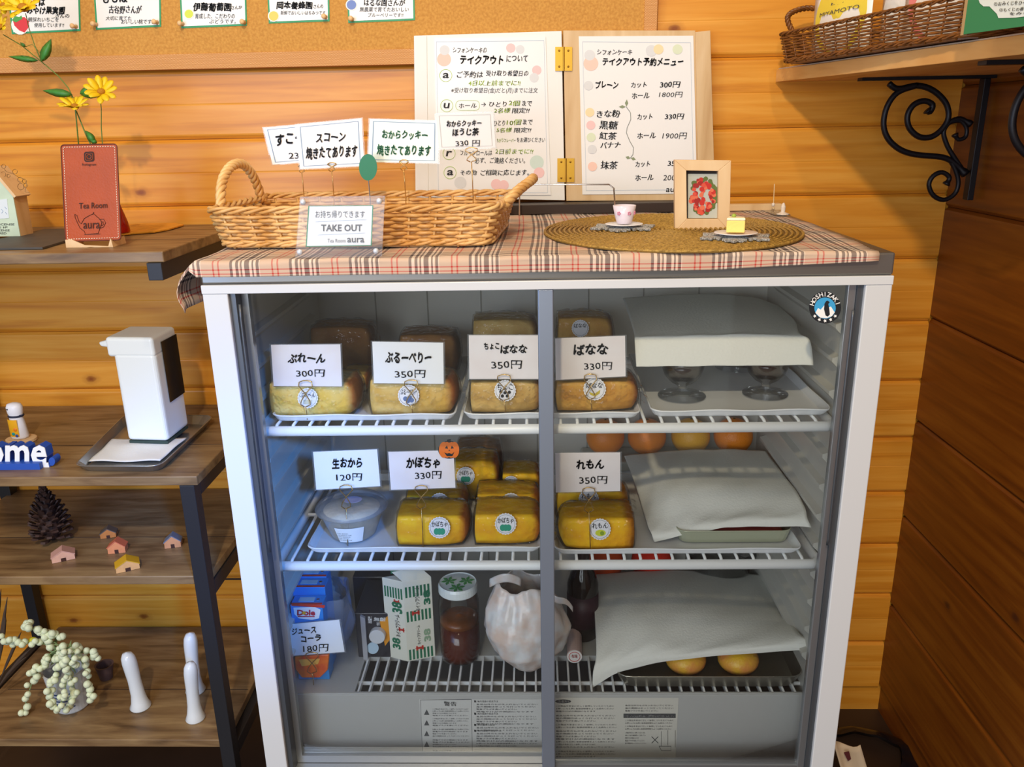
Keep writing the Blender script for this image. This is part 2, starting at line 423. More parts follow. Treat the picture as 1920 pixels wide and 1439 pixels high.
# printed notices on the front panel
YP = .0778
def par(p, mb, x0, y0, x1, rows, lh, txts, Y):
    for i in range(rows):
        tx = txts[i % len(txts)]; e = x1-(x1-x0)*(.35 if i % 3 == 2 else random.uniform(0, .08))
        text_into(mb, tx, x0, y0+i*lh, e, y0+i*lh+lh*.66, Y=Y, bold=.02, shear=0, lift=.0006)
L1 = ['この製品を安全に正しく使用していただくために', 'お使いになる前に取扱説明書をよくお読みください', '感電やけがの原因になります', '電源プラグを抜いてください', '扉の開閉はゆっくり行ってください', '食品以外のものを入れないでください']
st = MB().box(*[v for v in (at(786, 1313, Y=YP).x, at(1016, 1313, Y=YP).x)], YP-.0004, YP, at(1000, 1424, Y=YP).z, at(1000, 1312, Y=YP).z).build('notice_label', mat('label_film', 'CFCFCB', .4), fp)
mb = MB(); text_into(mb, '警告', 832, 1316, 856, 1325, Y=YP, shear=0)
par(fp, mb, 811, 1329, 880, 4, 4, L1, YP)
for k in range(4): par(fp, mb, 811, 1347+k*20, 880, 4, 4.2, L1[k:]+L1, YP)
for k in range(5):
    y = 1333+k*20; mb.prism([at(x, yy, Y=YP-.0006) for x, yy in ((795, y+8), (800, y-2), (805, y+8))], (0, .0002, 0))
for (y, r) in ((1314, 4), (1337, 4), (1358, 2), (1369, 6), (1409, 3)):
    text_into(mb, '■', 889, y, 893, y+4, Y=YP, shear=0, lift=.0006); text_into(mb, '庫内温度の設定方法'[:5+r], 895, y, 940-6*(r % 3), y+4, Y=YP, shear=0, lift=.0006)
    par(fp, mb, 893, y+6, 1010, r, 4.6, L1[::-1], YP)
mb.build('notice_print', INKG, st)
frame_px(st, 'notice_border', [(788, 1313), (884, 1312), (886, 1420), (792, 1421)], YP-.0006, .7, INKG)
st2 = MB().box(at(1041, 1313, Y=YP).x, at(1272, 1313, Y=YP).x, YP-.0004, YP, at(1100, 1424, Y=YP).z, at(1100, 1309, Y=YP).z).build('notice_label', mat('label_film2', 'D6D3C8', .4), fp)
mb = MB()
mb.prism([at(x, y, Y=YP-.0006) for x, y in disc_px(1056, 1316, 15, 3.6)], (0, .0002, 0))
par(fp, mb, 1042, 1323, 1157, 3, 5, L1, YP); par(fp, mb, 1042, 1341, 1157, 3, 5, L1[::-1], YP); par(fp, mb, 1042, 1358, 1157, 2, 5, L1, YP); par(fp, mb, 1042, 1370, 1157, 7, 5, L1[::-1], YP); par(fp, mb, 1042, 1408, 1157, 3, 5, L1, YP)
par(fp, mb, 1172, 1322, 1268, 3, 5, L1[::-1], YP); par(fp, mb, 1172, 1350, 1265, 2, 5, L1, YP); par(fp, mb, 1172, 1361, 1265, 2, 5, L1, YP); par(fp, mb, 1172, 1373, 1212, 5, 5, L1, YP)
mb.prism([at(x, y, Y=YP-.0006) for x, y in rectpx(1169, 1339, 1267, 1347)], (0, .0002, 0))
for a, b in (((1222, 1382), (1234, 1394)), ((1234, 1382), (1222, 1394))): strokes(mb, [[a, b]], YP-.0006, .0008)
strokes(mb, [[(1240, 1372), (1240, 1400)], [(1252, 1370), (1252, 1398)], [(1236, 1400), (1258, 1400), (1258, 1408), (1240, 1408), (1236, 1400)], [(1266, 1370), (1266, 1402)]], YP-.0006, .0005)
mb.build('notice_print', INKG, st2)
mb = MB(); text_into(mb, 'お願い', 1047, 1313.5, 1066, 1318.5, Y=YP, shear=0, lift=.001); text_into(mb, 'ガラス扉の動きが悪いと思ったら', 1173, 1341, 1263, 1346, Y=YP, shear=0, lift=.001)
mb.build('notice_reversed_print', PAPER, st2)
# round maker's badge on the right pane
YG = .0115
bd = panel(dr, 'badge', disc_px(1547, 577, 30, n=36), YG-.0006, mat('badge_black', '1E2226', .4), .0006)
panel(bd, 'badge_sky', disc_px(1547, 578, 20, n=30), YG-.0010, mat('badge_blue', '3FA3D8', .4), .0003)
panel(bd, 'badge_snow', [(1529, 587), (1534, 578), (1539, 581), (1548, 570), (1552, 578), (1558, 575), (1565, 586), (1560, 593), (1550, 597), (1538, 596)], YG-.0013, PAPER, .0003)
panel(bd, 'badge_bird', [(1548, 592), (1545, 580), (1546, 570), (1549, 565), (1552, 564), (1556, 567), (1553, 570), (1555, 580), (1556, 590), (1552, 594)], YG-.0016, INK, .0003)
mb = MB()
for i, ch in enumerate('HOSHIZAKI'):
    a = radians(-162+i*18); cx, cy = 1547+25*cos(a), 577+25*sin(a); ra = a+pi/2
    vs, fs, b = text_mesh(ch, .02, 0); sc = 8.5/max(b[3]-b[1], .5)
    mb.add([at(cx+((v[0]-(b[0]+b[2])/2)*cos(ra)+(v[1]-(b[1]+b[3])/2)*sin(ra))*sc, cy+((v[0]-(b[0]+b[2])/2)*sin(ra)-(v[1]-(b[1]+b[3])/2)*cos(ra))*sc, Y=YG-.0012) for v in vs], fs)
for a in (40, 65, 90, 115, 140):
    mb.prism([at(x, y, Y=YG-.0012) for x, y in disc_px(1547+25*cos(radians(a)), 577+25*sin(radians(a)), 2.6, n=10, wob=.35)], (0, .0003, 0))
mb.build('badge_lettering', PAPER, bd)
# ------------------------------------------------------------------ shelf unit on the left
Z1, Z2, Z3, Z4 = .018, -.402, -.62, -1.011
XR, XL, YF = -.655, -1.30, .222
su = thing('shelf_unit', 'rustic wooden shelf unit with black steel frame left of the display case', 'shelf', (-1, .42, ZF))
def board(z, x1, yf, lab, xl=None):
    o = MB().box(xl or XL, x1, yf, .634, z-.019, z).build('shelf_board', SHELFW, su, bevel=.002); o['label'] = lab
    MB().box((xl or XL)+.02, x1-.005, yf+.16, yf+.162, z-.0005, z+.0003).build('board_seam', mat('seam_dark', '3A2A20', .8), o)
board(Z1, XR+.003, YF, 'highest board'); board(Z2, XR+.006, YF-.004, 'second board from the top'); board(Z3, XR-.005, YF+.006, 'third board from the top'); board(Z4, XR-.02, YF+.004, 'lowest board', -1.262)
for x0 in (-.685, XL-.015):
    MB().box(x0, x0+.028, YF-.004, YF+.024, ZF, Z2-.019).build('leg', BLACK, su, bevel=.001)
    MB().box(x0+(.022 if x0 > -1 else 0), x0+(.050 if x0 > -1 else .028), .602, .630, ZF, Z1-.019).build('leg', BLACK, su, bevel=.001)
    for z in (Z1, Z2, Z3, Z4):
        ya = YF-.002 if z == Z1 else YF+.024
        MB().box(x0+.002, x0+.028, ya, .60, z-.050, z-.0195).build('side_rail', BLACK, su, bevel=.001)
for z in (-.455, -.86):
    MB().tube([(XL+.03, .615, z), (-.66, .615, z)], .0022, 6).build('brace_rod', BLACK, su)

def base_y(px, py, z): return at(px, py, Z=z).y
# top board
a = at(40, 466, Z=Z1+.003); b = at(60, 431, Z=Z1+.003)
tr = MB().prism([(-1.05, a.y, Z1+.0005), (at(98, 464, Z=Z1).x, a.y, Z1+.0005), (at(125, 455, Z=Z1).x, at(125, 455, Z=Z1).y, Z1+.0005), (at(128, 431, Z=Z1).x, b.y, Z1+.0005), (-1.05, b.y, Z1+.0005)], (0, 0, .004)).build('slate_tray', mat('slate', '4A4846', .6, noise=.2, nscale=30), None, bevel=.0005)
tag(tr, 'dark slate tray under the mint house ornament', 'tray')
zt = Z1+.0046
Yh = base_y(38, 443, zt)
ho = thing('house_ornament', 'mint green wooden house ornament with pale roof on the slate tray', 'ornament', (at(-10, 443, Y=Yh).x, Yh+.02, zt))
MINT = mat('mint_paint', 'C9DCC4', .7, noise=.1, nscale=30)
pts = [(-72, 445), (38, 443), (24, 366), (-17, 318), (-62, 366)]
f = [at(x, y, Y=Yh) for x, y in pts]; f[0].z = f[1].z = zt
MB().prism(f, (0, .002, 0)).build('front_face', MINT, ho)
MB().prism([p+Vector((0, .0022, 0)) for p in f], (0, .042, 0)).build('house_block', OAK, ho)
for s, (p, q) in ((1, (4, 3)), (-1, (2, 3))):
    A, B = f[2 if s == 1 else 4], f[3]; d = (A-B).normalized(); n = Vector((-d.z, 0, d.x)); n = n if n.z > 0 else -n
    A2 = A+d*.006
    MB().prism([B, A2, A2+n*.005, B+n*.005+Vector((0, 0, .002))], (0, .05, 0)).build('roof_board', BEECH, ho).location.y -= .003
for (x, y, r) in ((7, 312, 4), (6, 327, 5), (28, 322, 4.5), (16, 330, 3), (38, 337, 5), (46, 340, 4), (39, 350, 6), (48, 348, 4)):
    MB().tube([at(px, py, Y=Yh+.012) for px, py in disc_px(x, y, r, n=14)], .0004, 4, closed=True).build('wire_curl', mat('dark_wire', '6A5434', .4, .6), ho)
MB().tube([at(x, y, Y=Yh+.012) for x, y in ((7, 316), (12, 322), (24, 326), (36, 333), (46, 336), (50, 346), (47, 360), (56, 362))], .0004, 4).build('wire_stem', mat('dark_wire', '6A5434', .4, .6), ho)
panel(ho, 'picture_label', [(-30, 378), (13, 373), (17, 409), (-26, 413)], Yh-.0008, mat('pale_blue_paper', 'D9E3E8', .6), .0006)
mb = MB(); strokes(mb, [[(2, 392), (6, 396), (3, 400)], [(9, 388), (12, 392)], [(10, 398), (13, 402)]], Yh-.001, .0005); mb.build('label_print', BLUEL, ho)['kind'] = 'stuff'
mb = MB()
for i, tx in enumerate(("TEA'S LICENSE", 'LICENSE №', "TEA'S LICENSE", 'REGISTERED')): text_into(mb, tx, -30, 419+i*5.6, (27, 14, 18, 12)[i], 423+i*5.6, Y=Yh, lift=.0004, shear=0)
mb.build('house_print', INK, ho)
# leather plaque
Yp = base_y(140, 464, Z1)
pl = thing('leather_plaque', 'tan leather plaque with white stitching on a small wooden stand', 'sign', (at(170, 455, Y=Yp).x, Yp, Z1))
def rrect(c, r, n=5):
    out = []; m = len(c)
    for i in range(m):
        p0, p1, p2 = Vector(c[i-1]), Vector(c[i]), Vector(c[(i+1) % m]); a = (p0-p1).normalized(); b = (p2-p1).normalized()
        for k in range(n+1):
            t = k/n; out.append(tuple((p1+a*r*(1-t)**2+b*r*t**2)))
    return out
LE = [(114, 272), (219, 270), (227, 450), (123, 453)]
panel(pl, 'leather_sheet', rrect(LE, 7), Yp+.001, mat('tan_leather', 'B44A00', .5, noise=.12, nscale=20, bump=.2, bscale=300), .003, bevel=.0006)
cen = Vector((171, 361)); rim = [tuple(cen+(Vector(p)-cen)*k) for p in rrect(LE, 7) for k in (1,)]
mb = MB(); mb.tube([at(*p, Y=Yp+.001) for p in rim], .0011, 5, closed=True); mb.build('dark_edge', mat('leather_edge', '6A2C14', .5), pl, smooth=True)
ins = [tuple(cen+Vector(((Vector(p)-cen).x*.915, (Vector(p)-cen).y*.952))) for p in LE]
mb = MB()
for i in range(4):
    p, q = Vector(ins[i]), Vector(ins[(i+1) % 4]); n = int((q-p).length/4.6)
    for k in range(n):
        u = p+(q-p)*(k+.2)/n; v = p+(q-p)*(k+.75)/n; mb.tube([at(*u, Y=Yp), at(*v, Y=Yp)], .0006, 4)
mb.build('stitching', mat('thread', 'EFE0C8', .7), pl)['kind'] = 'stuff'
BR = mat('burnt_brown', '3A1808', .7)
mb = MB(); mb.prism([at(x, y, Y=Yp+.0002) for x, y in rrect([(157, 285), (176, 284), (177, 303), (158, 304)], 5)], (0, .0006, 0)); mb.build('camera_emblem', BR, pl)
TL = mat('tan_leather_light', 'B44A00', .5)
mb = MB(); mb.tube([at(x, y, Y=Yp-.0002) for x, y in disc_px(167, 294, 4, n=16)], .0005, 4, closed=True); mb.tube([at(x, y, Y=Yp-.0002) for x, y in rrect([(160, 288), (174, 287), (174, 300), (160, 301)], 4)], .0004, 4, closed=True); mb.build('emblem_ring', TL, pl)['kind'] = 'stuff'
mb = MB(); text_into(mb, 'Instagram', 154, 306, 180, 312, Y=Yp+.0004, shear=0); mb.build('lettering', BR, pl)
mb = MB(); text_into(mb, 'Tea Room', 148, 380, 201, 391, slope=-.03, Y=Yp+.0004, shear=0, bold=.005); mb.build('lettering', BR, pl)
mb = MB(); text_into(mb, 'aura', 156, 418, 187, 429, slope=-.02, Y=Yp+.0004, shear=0, bold=.005); mb.build('lettering', BR, pl)
mb = MB(); strokes(mb, [[(140, 402), (144, 404), (148, 416), (152, 420), (158, 410), (168, 404), (176, 401), (180, 405), (188, 412), (191, 418), (186, 432), (184, 438), (160, 440), (158, 434), (150, 428), (146, 420), (141, 409), (140, 402)], [(186, 412), (194, 411), (198, 418), (194, 426), (188, 428)], [(189, 416), (193, 416), (194, 421), (190, 424)], [(174, 401), (176, 398)], [(158, 440), (188, 439)]], Yp+.0004, .0005); mb.build('teapot_drawing', BR, pl)
panel(pl, 'stand_foot', [(122, 450), (133, 449), (158, 460), (203, 462), (207, 447), (212, 466), (205, 467), (170, 463), (128, 469), (124, 464)], Yp-.003, BEECH, .0025)
MB().prism([at(208, 449, Y=Yp-.004), at(213, 467, Y=Yp-.004), at(205, 467, Y=Yp-.004)], (0, .05, 0)).build('stand_brace', BEECH, pl)
MB().prism([at(133, 449, Y=Yp), at(128, 467, Y=Yp), at(122, 467, Y=Yp)], (0, .05, 0)).build('stand_brace', BEECH, pl)
# orange cloth, red bottle, flowers
pz = [at(x, y, Z=Z1+.001) for x, y in ((222, 443), (250, 440), (290, 437), (318, 432), (332, 428), (345, 424), (330, 421), (280, 422), (236, 424), (205, 426), (205, 443))]
oc = MB().prism(pz, (0, 0, .004)).build('orange_napkin', mat('orange_linen', 'E8A02C', .9, noise=.25, nscale=50, bump=.6, bscale=160), None, bevel=.0012)
tag(oc, 'folded orange napkin beside the leather plaque', 'napkin')
bb = at(226, 436, Z=Z1+.006)
RED = mat('red_glass', 'C01808', .08, spec=.8); RED.node_tree.nodes['Principled BSDF'].inputs['Transmission Weight'].default_value = .5
vs_ = thing('flower_vase', 'narrow red glass bottle holding the yellow flowers, behind the plaque', 'vase', bb)
MB().lathe(bb, [(.017, 0), (.019, .003), (.017, .02), (.009, .05), (.005, .065), (.0045, .085), (.006, .09), (.0035, .089), (.0035, .06)], 20).build('bottle', RED, vs_, smooth=True)
MB().lathe(bb+Vector((0, 0, .078)), [(.0062, 0), (.0075, .003), (.0062, .006)], 14).build('neck_ring', mat('pink_glass', 'E8A090', .2), vs_, smooth=True)
Yv = bb.y
GRN = mat('leaf_green', '3E8A34', .5, noise=.3, nscale=60); STM = mat('stem_green', '5E7A2C', .5); YEL = mat('petal_yellow', 'F2CC10', .5, noise=.1, nscale=80); YC = mat('flower_centre', 'B87A10', .7, bump=.8, nscale=600)
sp = thing('flower_spray', 'tall stems with yellow daisies and green leaves in the red bottle', 'flowers', (bb.x, Yv, Z1+.10))
def stem(pts, r=.0011, dy=0): return MB().tube([at(x, y, Y=Yv-.02+dy+.002*k) for k, (x, y) in enumerate(pts)], [r*(1-.35*k/len(pts)) for k in range(len(pts))], 6).build('stem', STM, sp, smooth=True)
stem([(196, 300), (192, 270), (190, 240), (190, 205), (188, 182)])
stem([(176, 300), (172, 275), (160, 250), (150, 225), (143, 208)], .0016)
stem([(150, 300), (140, 190), (128, 165), (110, 143), (78, 116), (40, 85), (6, 65)], .0013)
stem([(78, 116), (65, 85), (55, 55), (48, 25)], .0010)
stem([(48, 88), (60, 83), (76, 100)], .0006)
def leaf(x0, y0, x1, y1, w=9, dy=0):
    p, q = Vector((x0, y0)), Vector((x1, y1)); d = (q-p); n = Vector((-d.y, d.x)).normalized()*w
    L = []; Rr = []
    for t in (0, .15, .35, .55, .75, .9, 1): k = sin(pi*t**.8)*.5; L.append(tuple(p+d*t+n*k)); Rr.append(tuple(p+d*t-n*k))
    mb = MB(); c = [at(*tuple(p+d*t), Y=Yv-.026+dy-.004*sin(pi*t)) for t in (0, .15, .35, .55, .75, .9, 1)]
    vs = []; 
    for i in range(7): vs += [at(*L[i], Y=Yv-.021+dy), c[i], at(*Rr[i], Y=Yv-.021+dy)]
    mb.add(vs, [(i*3, i*3+1, i*3+4, i*3+3) for i in range(6)]+[(i*3+1, i*3+2, i*3+5, i*3+4) for i in range(6)])
    return mb.build('leaf', GRN, sp, solid=.0006, smooth=True)
for l in ((78, 116, 96, 73, 20), (72, 114, 16, 106, 12), (48, 88, 38, 80, 6), (136, 178, 80, 170, 16), (150, 176, 204, 168, 24), (150, 176, 170, 164, 12), (178, 268, 160, 245, 14), (182, 268, 168, 262, 10), (60, 116, 40, 104, 8)): leaf(*l)
petal_src = [None]
def daisy(x, y, r, tilt, n=11, rz=0):
    c = at(x, y, Y=Yv-.03); R = r*mm(Yv); h = MB().ball(c, R*.26, R*.26, R*.2, 12, 6).build('flower_head', YC, sp, smooth=True)
    rot = Matrix.Rotation(rz, 3, 'Y') @ Matrix.Rotation(tilt, 3, 'X')
    hb = world_loc(h)
    if petal_src[0] is None:
        mb = MB(); vs = []
        for t, w, z in ((0, .0022, 0), (.25, .0045, .001), (.6, .0052, .0022), (.85, .0038, .0018), (1, .0014, .0008)):
            for s in (-1, 0, 1): vs.append(Vector((.003+t*.021, s*w, z-abs(s)*.0006)))
        mb.add(vs, [(i*3+j, i*3+j+1, i*3+j+4, i*3+j+3) for i in range(4) for j in range(2)])
        me_o = mb.build('petal', YEL, None, smooth=True, solid=.0004)
        for v in me_o.data.vertices: v.co += me_o.location
        petal_src[0] = me_o; first = True
    else: first = False
    for k in range(n):
        a = 2*pi*k/n+.1*(k % 2)
        M3 = rot @ Matrix.Rotation(a, 3, 'Z') @ Matrix.Rotation(-.25-.12*(k % 3), 3, 'Y')
        if first and k == 0: o = petal_src[0]
        else: o = petal_src[0].copy(); COL.objects.link(o)
        o.parent = h; o.location = (0, 0, R*.16); o.rotation_euler = M3.to_euler(); o.scale = (R/.024,)*3
daisy(140, 200, 27, .45, 11, .1); daisy(190, 172, 28, .9, 11, .5); daisy(44, 14, 34, .8, 13, -.1); daisy(2, 50, 22, 1.0, 11, -.6); daisy(8, 10, 24, .9, 11, .3)

# second board: letters, figure, tray, dispenser
Yw = base_y(50, 877, Z2)
wl = thing('word_ornament', 'white and blue cut-out welcome word ornament at the left edge', 'ornament', (at(0, 877, Y=Yw).x, Yw+.01, Z2))
BLU = mat('cobalt_paint', '1F4FB0', .5)
vs, fs, b = text_mesh('Welcome', .03, .0)
def wf(v): return at(-170+(v[0]-b[0])/(b[2]-b[0])*258, 873-(v[1]-b[1])/(b[3]-b[1])*54, Y=Yw)
mb = MB().add([wf(v) for v in vs], fs); mb.box(at(-170, 877, Y=Yw).x, at(92, 877, Y=Yw).x, Yw, Yw+.0002, Z2+.0002, at(0, 869, Y=Yw).z)
fo = mb.build('white_front', mat('white_paint', 'F1F4F7', .5), wl, solid=.0015)
mb = MB().add([wf(v)+Vector((0, .0012, 0)) for v in vs], fs); mb.box(at(-170, 877, Y=Yw).x, at(94, 877, Y=Yw).x, Yw+.001, Yw+.0012, Z2+.0002, at(0, 869, Y=Yw).z)
bo = mb.build('blue_back', BLU, wl); sm = bo.modifiers.new('s', 'SOLIDIFY'); sm.thickness = .022; sm.offset = -1; sm.use_even_offset = False
panel(wl, 'corner_bump', disc_px(97, 866, 6, 8), Yw+.001, BLU, .02)
fc = at(40, 822, Z=Z2+.006)
fg = thing('peg_figure', 'small painted wooden animal figure with yellow apron on a wood slice', 'figurine', (fc.x, fc.y, Z2))
MB().lathe((fc.x, fc.y, Z2+.0003), [(.030, 0), (.031, .001), (.031, .006), (.029, .007)], 28, 1, .8).build('wood_slice', BEECH, fg)
bx = fc+Vector((-.001, 0, .002))
MB().lathe(bx, [(.0165, 0), (.018, .004), (.0155, .03), (.0135, .05), (.0155, .056), (.0165, .068), (.0135, .0745), (.006, .077), (0, .0775)], 20, 1, .8).build('body', mat('figure_white', 'E9E9F0', .4), fg, smooth=True)
MB().lathe(bx+Vector((0, 0, .047)), [(.0150, 0), (.0165, .002), (.0150, .004)], 20, 1, .85).build('neckerchief', mat('navy', '1B2440', .6), fg, smooth=True)
MB().tube([bx+Vector((.012, -.006, .05)), bx+Vector((.02, -.008, .053))], [.0022, .001], 6).build('scarf_tail', mat('navy', '1B2440', .6), fg)
def strip(mb, c, r, z0, z1, a0, a1, sy=.8, n=8):
    return mb.grid(lambda u, v: c+Vector((r*cos(a0+(a1-a0)*u), r*sy*sin(a0+(a1-a0)*u), z0+(z1-z0)*v)), n, 3)
strip(MB(), bx, .0178, .006, .043, -2.6, -1.15).build('apron', mat('apron_yellow', 'F0B010', .5), fg, solid=.001)
MB().ball(bx+Vector((-.0035, -.0150, .013)), .0036, .0012, .0036).build('apron_dot', mat('teal_paint', '1C9A96', .4), fg)
MB().ball(bx+Vector((.003, -.0152, .009)), .0034, .0012, .0034).build('apron_dot', mat('blue_paint', '2A4A9C', .4), fg)
MB().ball(bx+Vector((.0015, -.0145, .022)), .0040, .0012, .0040).build('apron_dot', mat('orange_paint', 'EE8420', .4), fg)
MB().ball(bx+Vector((-.008, -.0118, .066)), .0018, .001, .0016).build('eye', INK, fg)
def tray(name, label, cat, pts_bottom, z, h, flare, m, group=None, th=.0012, rimr=.0013, wavy=0, r=.02, parent=None):
    """flared tray from 4 floor corners (world xy)"""
    c = sum((Vector(p) for p in pts_bottom), Vector((0, 0)))/4
    def loop(k, zz):
        q = [Vector(p)+(Vector(p)-c).normalized()*k for p in pts_bottom]; out = []
        for i in range(4):
            p0, p1, p2 = q[i-1], q[i], q[(i+1) % 4]; a = (p0-p1); b2 = (p2-p1); L0 = a.length; L1 = b2.length; a = a.normalized(); b2 = b2.normalized()
            for t in (0, .25, .5, .75, 1): out.append(p1+a*r*(1-t)**2+b2*r*t**2)
            nn = 14 if wavy else 1
            for t in range(1, nn): out.append(p1+b2*r+(p2-p1-b2*2*r)*(t/nn))
        res = []
        for i, p in enumerate(out): res.append(Vector((p.x, p.y, zz)))
        return res
    A, B, C = loop(0, z+.0005), loop(flare*.3, z+h*.3), loop(flare, z+h)
    if wavy:
        for i, p in enumerate(C): p.z += wavy*sin(i*2*pi/7)
    n = len(A); mb = MB(); mb.add(A+B+C, [tuple(range(n))]+[(k*n+i, k*n+(i+1) % n, (k+1)*n+(i+1) % n, (k+1)*n+i) for k in range(2) for i in range(n)])
    if parent is None:
        t = thing(name, label, cat, (c.x, c.y, z), group)
    else: t = parent
    mb.build('dish', m, t, smooth=False, solid=th)
    MB().tube(C, rimr, 6, closed=True).build('rim', m, t, smooth=True)
    return t
q = [at(155, 884, Z=Z2), at(300, 885, Z=Z2), at(392, 797, Z=Z2), at(240, 795, Z=Z2)]
tray('steel_tray', 'shallow stainless steel tray under the soap dispenser', 'tray', [(p.x, p.y) for p in q], Z2, .017, .016, STEEL, r=.025)
pw = [at(166, 867, Z=Z2+.004), at(300, 866, Z=Z2+.004), at(350, 822, Z=Z2+.004), at(212, 824, Z=Z2+.004)]
def bil(u, v, q, z=0): p = (q[0]*(1-u)+q[1]*u)*(1-v)+(q[3]*(1-u)+q[2]*u)*v; return Vector((p.x, p.y, p.z+z))
tw = MB().grid(lambda u, v: bil(u, v, pw, .0015+.0015*sin(9*u+3*v)*cos(6*v)), 24, 16).build('folded_towel', TOWEL, None, solid=.0015, smooth=True)
tag(tw, 'white folded paper towel in the steel tray', 'paper towel')
zd = Z2+.0065
A_, B_, C_ = at(240, 832, Z=zd), at(316, 834, Z=zd), at(356, 802, Z=zd); D_ = A_+(C_-B_)
hd = at(291, 634, Y=B_.y).z-zd
sd = thing('soap_dispenser', 'tall white automatic soap dispenser with dark side window on steel tray', 'soap dispenser', ((A_+C_)/2))
WPL = mat('white_plastic', 'E6EBEA', .35)
c0 = (A_+C_)/2
def ins2(q, k): return [c0+(p-c0)*k for p in q]
Q = [A_, B_, C_, D_]
MB().prism(ins2(Q, .95), (0, 0, .006)).build('base_foot', mat('dark_green_rubber', '2A3E38', .5), sd)
mb = MB(); lo = [p+Vector((0, 0, .006)) for p in Q]; hi = [c0+(p-c0)*1.0+Vector((0, 0, hd*.86)) for p in Q]
mb.prism(lo, (0, 0, hd*.86-.006)); mb.build('housing', WPL, sd, bevel=.009, seg=4)
dx = (A_-B_).normalized(); hh = [A_+dx*.012, B_, C_, D_+dx*.012]
MB().prism([p+Vector((0, 0, hd*.82)) for p in hh], (0, 0, hd*.18)).build('head', WPL, sd, bevel=.007, seg=4)
m1 = (A_+D_)/2
MB().prism([m1+dx*.006+Vector((0, .010, hd*.875)), m1+dx*.030+Vector((0, .010, hd*.885)), m1+dx*.034+Vector((0, .010, hd*.925)), m1+dx*.006+Vector((0, .010, hd*.955))], (-.010, -.034, 0)).build('nozzle', WPL, sd, bevel=.004, seg=3)
e = (C_-B_); n_ = Vector((e.y, -e.x, 0)).normalized()*.0012
p0, p1 = B_+e*.30+n_, B_+e*.97+n_
MB().prism([p0+Vector((0, 0, hd*.36)), p1+Vector((0, 0, hd*.36)), p1+Vector((0, 0, hd*.93)), p0+Vector((0, 0, hd*.93))], n_*.8).build('level_window', mat('smoked_window', '1E1A18', .15), sd)

# third board: pine cone and little houses
pc = at(100, 1012, Z=Z3)
pine = thing('pine_cone', 'large dark pine cone standing on the third board', 'pine cone', (pc.x, pc.y, Z3))
PCM = mat('pine_cone_brown', '4A2E22', .7, noise=.4, nscale=60, var='2A1812')
MB().lathe((pc.x, pc.y, Z3+.001), [(.006, 0), (.016, .008), (.024, .03), (.018, .07), (.010, .105), (0, .115)], 14).build('core', PCM, pine)
src = None
for i in range(100):
    t = i/100; a = i*2.39996; zz = .004+.112*t; R = (.0265*sin(pi*min(1, .25+t*.85))**.7+.004)*(1.35 if t < .6 else 1.1)
    if src is None:
        mb = MB().add([(-.003, 0, 0), (.003, 0, 0), (.0055, 0, .012), (.0035, .0, .017), (-.0035, 0, .017), (-.0055, 0, .012), (-.003, .002, 0), (.003, .002, 0), (.006, .002, .012), (.0035, .0035, .018), (-.0035, .0035, .018), (-.006, .002, .012)],
                      [(0, 1, 2, 3, 4, 5), (11, 10, 9, 8, 7, 6)]+[(k, k+6, (k+1) % 6+6, (k+1) % 6) for k in range(6)])
        src = mb.build('scale', PCM, pine)
        for v in src.data.vertices: v.co += Vector((0, 0, 0))
        o = src
    else: o = src.copy(); COL.objects.link(o); o.parent = pine
    el = radians(75-75*t*.9)
    o.location = (R*.55*cos(a), R*.55*sin(a), zz); o.rotation_euler = (Matrix.Rotation(a-pi/2, 3, 'Z') @ Matrix.Rotation(-el, 3, 'X')).to_euler(); s_ = 1.35-.5*t; o.scale = (s_,)*3
def minihouse(px, py, w, col, roof, rz, label, h=.020):
    c = at(px, py, Z=Z3); t = thing('toy_house', label, 'ornament', (c.x, c.y, Z3+.0003), 'little wooden houses on the third board')
    W2 = w*mm(c.y)*1.05/2; dpt = W2*.62
    R3 = Matrix.Rotation(rz, 3, 'Z')
    def T(x, y, z): return c+R3 @ Vector((x, y, z+.0003))
    MB().prism([T(-W2, -dpt, 0), T(W2, -dpt, 0), T(W2, -dpt, h*.5), T(0, -dpt, h), T(-W2, -dpt, h*.5)], R3 @ Vector((0, 2*dpt, 0))).build('house_block', mat('house_'+col, col, .6, noise=.12, nscale=80), t, bevel=.0006)
    for s in (-1, 1):
        MB().prism([T(0, -dpt-.0008, h+.0006), T(s*(W2+.0012), -dpt-.0008, h*.5-.0006), T(s*(W2+.0012), -dpt-.0008, h*.5+.0012), T(0, -dpt-.0008, h+.0026)], R3 @ Vector((0, 2*dpt+.0016, 0))).build('roof', mat('roof_'+roof, roof, .6), t)
    MB().box(-W2*.2, W2*.2, 0, .0006, 0, h*.3)
    m_ = MB().prism([T(-W2*.22, -dpt-.0005, 0.0), T(W2*.22, -dpt-.0005, 0), T(W2*.22, -dpt-.0005, h*.34), T(-W2*.22, -dpt-.0005, h*.34)], R3 @ Vector((0, .0004, 0))); m_.build('door_mark', BR, t)
minihouse(120, 1048, 40, 'D8A890', 'C89888', .5, 'little pink-washed wooden house nearest the pine cone', .022)
minihouse(205, 1006, 28, 'C07838', '5A5048', .3, 'little brown wooden house with grey roof, rearmost of the group')
minihouse(222, 1034, 32, 'D88858', 'C86848', .2, 'little orange wooden house in the middle of the group', .026)
minihouse(240, 1066, 42, 'D8A468', 'C89818', .5, 'little wooden house with a mustard yellow roof', .022)
minihouse(326, 1024, 30, 'C88A5C', '6A7080', .25, 'little wooden house with blue-grey roof standing apart near the steel leg', .026)

